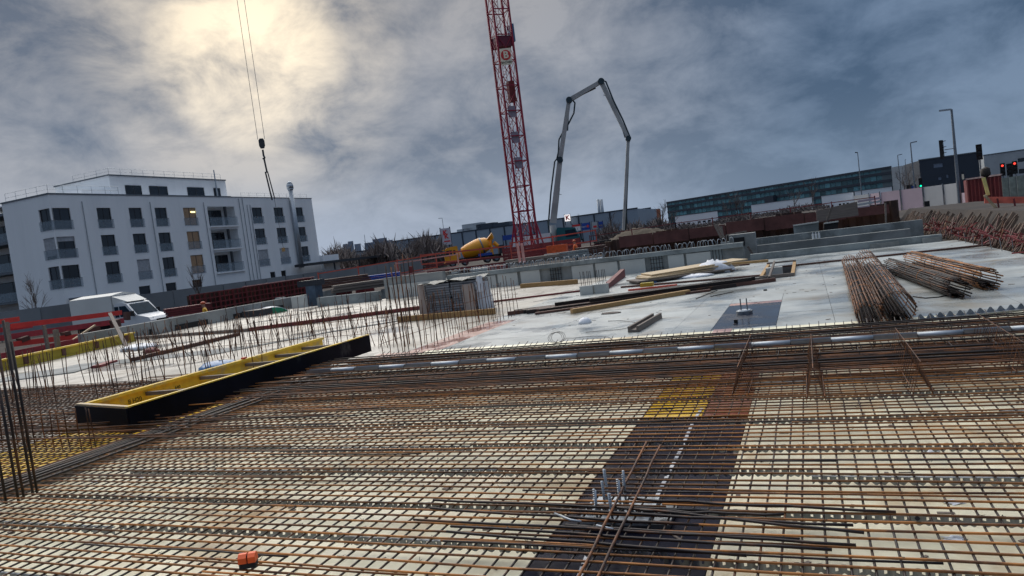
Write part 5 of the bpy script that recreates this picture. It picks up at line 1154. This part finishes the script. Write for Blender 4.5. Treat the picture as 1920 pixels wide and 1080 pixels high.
for s in (-1, 1):
    MB().ext([(3.5, s * 1.23, 1.72), (4.5, s * 1.23, 1.72), (4.32, s * 1.23, 2.55), (3.5, s * 1.23, 2.55)], (0, s * .015, 0)).build('side_window', m_gls, mx)
    MB().box(3.0, 3.3, min(s * 1.23, s * 1.245), max(s * 1.23, s * 1.245), 1.9, 2.5).build('rear_window', m_gls, mx)
    MB().box(4.62, 4.72, min(s * .75, s * 1.1), max(s * .75, s * 1.1), .75, .95).build('headlight', m_amb, mx)
    MB().box(4.5, 4.6, min(s * 1.28, s * 1.5), max(s * 1.28, s * 1.5), 1.7, 2.4).build('mirror', m_rubber, mx)
    for x in (3.6, 1.75, -1.6, -2.95): wheel(mx, x, s * 1.0, .52, .3)
    MB().box(-2.4, -.3, min(s * 1.0, s * 1.2), max(s * 1.0, s * 1.2), 1.12, 1.5).build('side_locker', m_blus, mx)
dr = MB(); ax0, ax1 = Vector((2.0, 0, 1.85)), Vector((-2.3, 0, 2.95)); pr = [(0, .62), (.04, .85), (.25, 1.08), (.5, 1.22), (.68, 1.24), (.88, 1.02), (1.0, .66)]
dr.path([ax0.lerp(ax1, u) for u, _ in pr], [r for _, r in pr], 24); dr.build('drum', m_orange, mx, smooth=True)
dr = MB(); a_ = ax0.lerp(ax1, .69); b_2 = ax0.lerp(ax1, .74); dr.cyl(a_, b_2, 1.27, n=24).build('drum_ring', m_galvd, mx, smooth=True)
MB().box(-2.6, -2.3, -1.1, 1.1, 1.15, 2.5).box(-2.5, -2.35, -1.1, -.9, 2.5, 3.5).box(-2.5, -2.35, .9, 1.1, 2.5, 3.5).build('rear_frame', m_orange, mx)
MB().path([(-2.3, 0, 3.9), (-2.8, 0, 3.4)], [.75, .3], 12).build('filling_hopper', m_orange, mx)
MB().path([(-2.9, 0, 2.9), (-3.6, .1, 2.1), (-4.1, .2, 1.6)], [.34, .28, .24], 10).build('chute', m_orange, mx)
MB().box(-4.3, -3.5, -1.1, 1.1, 1.15, 2.4).build('rear_unit', m_wframe, mx)
ld = MB()
for s in (-1.15, -.75): ld.bar((-2.65, s, 1.2), (-2.65, s, 3.4), .04, 5)
for k in range(7): ld.bar((-2.65, -1.15, 1.35 + .3 * k), (-2.65, -.75, 1.35 + .3 * k), .03, 5)
ld.build('ladder', m_orange, mx)
MB().cyl((2.35, -.9, 1.3), (2.35, -.9, 2.1), .17, n=10).build('water_tank', m_white, mx)

# concrete pump lorry with folded out boom
D = 80; o_ = VD(1040, 452, D); d = ray(1080, 440); rt = Vector((d.y, -d.x, 0)).normalized()
pt = thing('concrete_pump', 'concrete pump lorry with a teal cab and a tall folded out pale boom', 'pump lorry', (o_.x, o_.y, .12), math.atan2(rt.y, rt.x))
LP = lambda v: local(pt, v)
body('chassis', [(-2.5, .8), (3.2, .8), (3.2, 1.2), (-2.5, 1.2)], -.5, .5, m_rubber, pt)
body('cab', [(.35, .7), (2.85, .65), (2.95, 1.4), (2.75, 1.55), (2.4, 2.55), (.5, 2.75), (.35, 2.5)], -1.2, 1.2, m_teal, pt)
MB().ext([(2.8, -1.05, 1.68), (2.8, 1.05, 1.68), (2.62, 1.0, 2.45), (2.62, -1.0, 2.45)], (.03, 0, 0)).build('windscreen', m_gls, pt)
for s in (-1, 1):
    MB().ext([(1.3, s * 1.21, 1.6), (2.55, s * 1.21, 1.6), (2.35, s * 1.21, 2.35), (1.3, s * 1.21, 2.35)], (0, s * .015, 0)).build('side_window', m_gls, pt)
    MB().box(2.9, 2.99, min(s * .8, s * 1.1), max(s * .8, s * 1.1), .85, 1.05).build('headlight', m_lens, pt)
    for x in (2.2, -1.6, -2.6): wheel(pt, x, s * 1.0, .5, .3)
for k, (x0, x1, z0, z1) in enumerate([(-4.6, -.35, 1.75, 2.3), (-4.6, -2.2, 1.25, 1.7), (-2.1, -.35, 1.25, 1.7), (-4.4, -2.3, .7, 1.2)]):
    MB().box(x0, x1, -1.15, 1.15, z0, z1).build('body_locker', m_white, pt)
MB().cyl((0, 0, 1.2), (0, 0, 3.1), .45, .35, 12).build('turret', m_boom, pt)
def P2(px, py, dd=0): return LP(VD(px, py, D + dd))
jb = [P2(1037, 418), P2(1050, 300), P2(1067, 188), P2(1127, 153), P2(1178, 260), P2(1169, 432)]
wd = [(.72, .55), (.52, .42), (.48, .42), (.50, .34), (.34, .28)]
for k, (a, b) in enumerate(zip(jb, jb[1:])):
    dv = (b - a).normalized(); sd_ = Vector((0, .22, 0)); nn_ = dv.cross(Vector((0, 1, 0))).normalized(); w0_, w1_ = wd[k][0] / 2, wd[k][1] / 2
    MB().ext([a - nn_ * w0_ - sd_, a + nn_ * w0_ - sd_, b + nn_ * w1_ - sd_, b - nn_ * w1_ - sd_], sd_ * 2).build('boom_section', m_boom, pt)
for k, a in enumerate(jb[1:5]): MB().cyl(a - Vector((0, .34, 0)), a + Vector((0, .34, 0)), .34 if k < 3 else .3, n=14).build('boom_joint', m_hose, pt)
def pipe(pts, r=.09): MB().path([P2(*q) for q in pts], r, 7).build('delivery_pipe', m_hose, pt, smooth=True)
pipe([(1028, 423), (1033, 360), (1040, 303), (1044, 298), (1047, 285), (1048, 262), (1053, 252), (1066, 232), (1076, 212), (1078, 193), (1073, 187)])
pipe([(1072, 182), (1095, 170), (1118, 156), (1123, 150), (1133, 150)]); pipe([(1131, 151), (1136, 153), (1150, 188), (1168, 225), (1182, 259), (1180, 265)])
pipe([(1178, 264), (1178, 300), (1176, 350), (1173, 432)])
for (a, b) in (((1140, 180), (1131, 178)), ((1164, 216), (1154, 214)), ((1053, 365), (1037, 362)), ((1171, 330), (1178, 331))): MB().bar(P2(*a), P2(*b), .03, 5).build('pipe_bracket', m_hose, pt)
MB().bar(P2(1042, 410), P2(1048, 352), .13, 8).build('ram', m_galvd, pt); MB().bar(P2(1066, 196), P2(1064, 245), .09, 8).build('ram', m_galvd, pt); MB().bar(P2(1117, 165), P2(1090, 178), .08, 8).build('ram', m_galvd, pt); MB().bar(P2(1172, 258), P2(1163, 228), .07, 8).build('ram', m_galvd, pt)
MB().path([P2(1170, 430), P2(1171, 445), P2(1174, 470)], .1, 8).build('end_hose', m_rubber, pt)

# tower crane
D = 72; c0 = VD(989, 460, D); zb = th(c0.x, c0.y)
cr = thing('tower_crane', 'tall red lattice tower crane mast with a round sign', 'tower crane', (c0.x, c0.y, zb), math.atan2(ray(989, 460).y, ray(989, 460).x) - PI / 2 + .38)
hw = .82; seg = 2.45
lg_ = MB().box(-.09, .09, -.09, .09, 0, seg).mesh('mast_leg', m_crane); sx_ = MB()
for i in range(4):
    a = [(-hw, -hw), (hw, -hw), (hw, hw), (-hw, hw)][i]; b = [(-hw, -hw), (hw, -hw), (hw, hw), (-hw, hw)][(i + 1) % 4]
    sx_.beam((*a, .03), (*b, .03), .08, .10); sx_.beam((*a, 0), ((a[0] + b[0]) / 2, (a[1] + b[1]) / 2, seg / 2), .05, .05); sx_.beam(((a[0] + b[0]) / 2, (a[1] + b[1]) / 2, seg / 2), (*b, 0), .05, .05)
    sx_.beam((*a, seg), ((a[0] + b[0]) / 2, (a[1] + b[1]) / 2, seg / 2), .05, .05); sx_.beam(((a[0] + b[0]) / 2, (a[1] + b[1]) / 2, seg / 2), (*b, seg), .05, .05)
sx_ = sx_.mesh('lattice', m_crane); lad = MB()
for s in (-.16, .16): lad.bar((s, .25, 0), (s, .25, seg), .025, 4)
for k in range(8): lad.bar((-.16, .25, .15 + .3 * k), (.16, .25, .15 + .3 * k), .018, 4)
lad = lad.mesh('ladder', m_crane)
NS = 18
for k in range(NS):
    z = .3 + seg * k
    for x in (-hw, hw):
        for y in (-hw, hw): place(lg_, 'mast_leg', cr, (x, y, z))
    place(sx_, 'lattice', cr, (0, 0, z)); place(lad, 'ladder', cr, (0, 0, z))
for s in ((-1, -1), (1, -1), (1, 1), (-1, 1)): MB().beam((s[0] * hw, s[1] * hw, 4.2), (s[0] * 1.5, s[1] * 1.5, .1), .12, .12).build('base_strut', m_crane, cr)
MB().box(-2.2, 2.2, -2.2, 2.2, -.2, .3).build('base_slab', m_grey, cr)
zt = .3 + seg * NS
MB().cyl((0, 0, zt), (0, 0, zt + .9), 1.2, n=18).build('slewing_ring', m_crane, cr)
jd = local(cr, VD(470, 100, 40)); jd.z = 0; jl = jd.length; jd.normalize(); jn = Vector((-jd.y, jd.x, 0)) * .6; zj = Vector((0, 0, zt + 1.2))
j = MB()
for s in (-1, 1): j.beam(zj + jn * s - jd * 12, zj + jn * s + jd * (jl + 8), .14, .14)
j.beam(zj + Vector((0, 0, 1.3)), zj + Vector((0, 0, 1.3)) + jd * (jl + 7), .14, .14); n = int((jl + 7) / 1.5)
for k in range(n):
    for s in (-1, 1): j.beam(zj + Vector((0, 0, 1.3)) + jd * 1.5 * k, zj + jn * s + jd * (1.5 * k + .75), .05, .05); j.beam(zj + jn * s + jd * (1.5 * k + .75), zj + Vector((0, 0, 1.3)) + jd * 1.5 * (k + 1), .05, .05)
j.build('jib', m_crane, cr)
# climbing platforms, sign, blue box
zs = VD(948, 107, D).z - zb
MB().box(-hw + .06, hw - .06, -hw + .08, hw - .08, zs + .9, zs + 1.9).build('platform', mat('dark_crane_red', (.15, .015, .035), .5), cr)
MB().box(hw + .02, hw + .30, -hw, hw * .3, zs + 1.3, zs + 3.0).build('blue_box', mat('crane_blue', (.05, .16, .28), .5), cr)
MB().box(0, hw - .2, -.4, .3, zs - 4.4, zs - 2.4).build('cable_drum', m_redd, cr)
for k in range(3): MB().box(-.55, .25, -hw + .1, -hw + .14, zs - 6.0 - 2.5 * k, zs - 4.9 - 2.5 * k).build('panel', mat('pale_mast_panel', (.3, .25, .3), .6), cr)
sg_, sw, sh_ = sign_at('crane_sign', 'square cream sign with a white letter in a red circle on the crane mast', 936.5, 92, 961, 120, 70.6, m_crm, 0, .05)
sg_.rotation_euler.z += .1; hh = sh_
MB().cyl((0, -.03, hh * 1.18), (0, -.002, hh * 1.18), hh * .62, n=28).build('disc', m_signr, sg_)
text('B', hh * 1.15, m_crm, sg_, (0, -.045, hh * 1.17), (PI / 2, 0, 0), ext=.01, bold=.03); text('BACHER', hh * .36, m_rubber, sg_, (0, -.02, hh * .30), (PI / 2, 0, 0), ext=.01)

# hook block on its ropes
c = VD(491, 270, 40)
hk = thing('hook_block', 'dark hook block hanging on two thin ropes above the white apartment block', 'crane hook', (c.x, c.y, c.z - .3))
u = Vector((ray(491, 270).y, -ray(491, 270).x, 0)).normalized()
MB().ext([(-.09, -.07, .08), (-.15, -.07, .22), (-.15, -.07, .48), (-.08, -.07, .58), (.08, -.07, .58), (.15, -.07, .48), (.15, -.07, .22), (.09, -.07, .08)], (0, .18, 0)).build('block', m_wframe, hk, rz=math.atan2(u.y, u.x))
for s in (-1, 1): MB().bar(u * (.17 * s) + Vector((0, 0, .55)), u * (.21 * s) + Vector((0, 0, zt + zb - c.z + 1.2)), .016, 4).build('rope', m_galvd, hk)
MB().path([(0, 0, 0), (0, 0, -.3), (.05, 0, -.42), (.0, 0, -.5), (-.06, 0, -.44)], .05, 6).build('hook', m_wframe, hk)
MB().bar((0, 0, -.45), u * .05 + Vector((0, 0, -1.2)), .045, 6).build('chain', m_wframe, hk)
q = Vector((0, 0, -1.15)); MB().bar(q + u * -.03, u * .10 + Vector((0, 0, -2.65)), .04, 6).build('chain', m_wframe, hk); MB().bar(q + u * .08, u * .24 + Vector((0, 0, -2.6)), .03, 6).build('chain', m_wframe, hk)
MB().bar(u * .22 + Vector((0, 0, -2.6)), u * .30 + Vector((0, 0, -5.2)), .012, 4).build('guide_line', m_wframe, hk); MB().box(-.06, .06, -.06, .06, -5.4, -5.2).build('clasp', m_wood, hk, loc=u * .3)

# ================================================================ WORKER
def person(label, loc, rz, coat, h=1.78):
    t = thing('person', label, 'person', loc, rz); s = h / 1.78
    J = {'pel': (0, 0, .95, .15), 'w': (0, 0, 1.1, .15), 'ch': (0, .02, 1.32, .18), 'nk': (0, .03, 1.5, .065), 'hd0': (0, .05, 1.58, .085), 'hd': (0, .05, 1.68, .10), 'ht': (0, .05, 1.76, .07),
         'sl': (-.19, .02, 1.42, .075), 'el': (-.27, .06, 1.14, .055), 'hl': (-.22, .24, .96, .045), 'sr': (.19, .02, 1.42, .075), 'er': (.28, .05, 1.15, .055), 'hr': (.26, .2, .93, .045),
         'tl': (-.10, 0, .88, .10), 'kl': (-.12, .04, .50, .07), 'al': (-.12, 0, .09, .05), 'fl': (-.13, .15, .05, .045), 'tr': (.10, 0, .88, .10), 'kr': (.13, .03, .50, .07), 'ar': (.14, -.03, .09, .05), 'fr': (.15, .12, .05, .045)}
    E_ = 'pel-w w-ch ch-nk nk-hd0 hd0-hd hd-ht ch-sl sl-el el-hl ch-sr sr-er er-hr pel-tl tl-kl kl-al al-fl pel-tr tr-kr kr-ar ar-fr'.split()
    ks = list(J); me = bpy.data.meshes.new('body'); me.from_pydata([tuple(v * s for v in J[k][:3]) for k in ks], [tuple(ks.index(x) for x in e.split('-')) for e in E_], [])
    o = bpy.data.objects.new('body', me); C.objects.link(o); md = o.modifiers.new('s', 'SKIN'); o.modifiers.new('u', 'SUBSURF').render_levels = 1
    for i, k in enumerate(ks): me.skin_vertices[0].data[i].radius = (J[k][3] * s,) * 2; me.skin_vertices[0].data[i].use_root = (i == 0)
    dg = bpy.context.evaluated_depsgraph_get(); m2 = bpy.data.meshes.new_from_object(o.evaluated_get(dg)); bpy.data.objects.remove(o)
    m2.materials.clear()
    for m in (mat('skin', (.45, .26, .18), .5), coat, mat('dark_work_trousers', (.03, .035, .05), .8), m_rubber): m2.materials.append(m)
    for p_ in m2.polygons:
        z = p_.center.z / s; xx = abs(p_.center.x)
        p_.material_index = 0 if z > 1.52 or (p_.center.y > .16 and .85 < z < 1.05) else 1 if z > .95 else 3 if z < .12 else 2; p_.use_smooth = True
    place(m2, 'body', t)
    b = MB(); b.sph((0, .05 * s, 1.74 * s), .112 * s, 12, 8, (1, 1.15, .75)); b.build('helmet', mat('helmet_orange_red', (.6, .10, .03), .4), t, smooth=True)
    return t
c = VD(384, 578, 40); person('worker in a yellow and orange jacket, half hidden behind the left concrete parapet', (c.x, c.y, -1.0), 2.2, mat('hi_vis_yellow_orange', (.75, .40, .02), .6))
c = VD(1079, 462, 51); person('worker in an orange jacket among the red rails below the teal cab', (c.x, c.y, -.35), 1.5, mat('hi_vis_orange', (.85, .16, .03), .6))
a, b = VD(770, 499, 45), VD(773, 516, 45); MB().beam(a, b, .22, .22).build('red_post', m_redd, None, label='short thick dark red post before the faded red rails left of the pallet', cat='post')
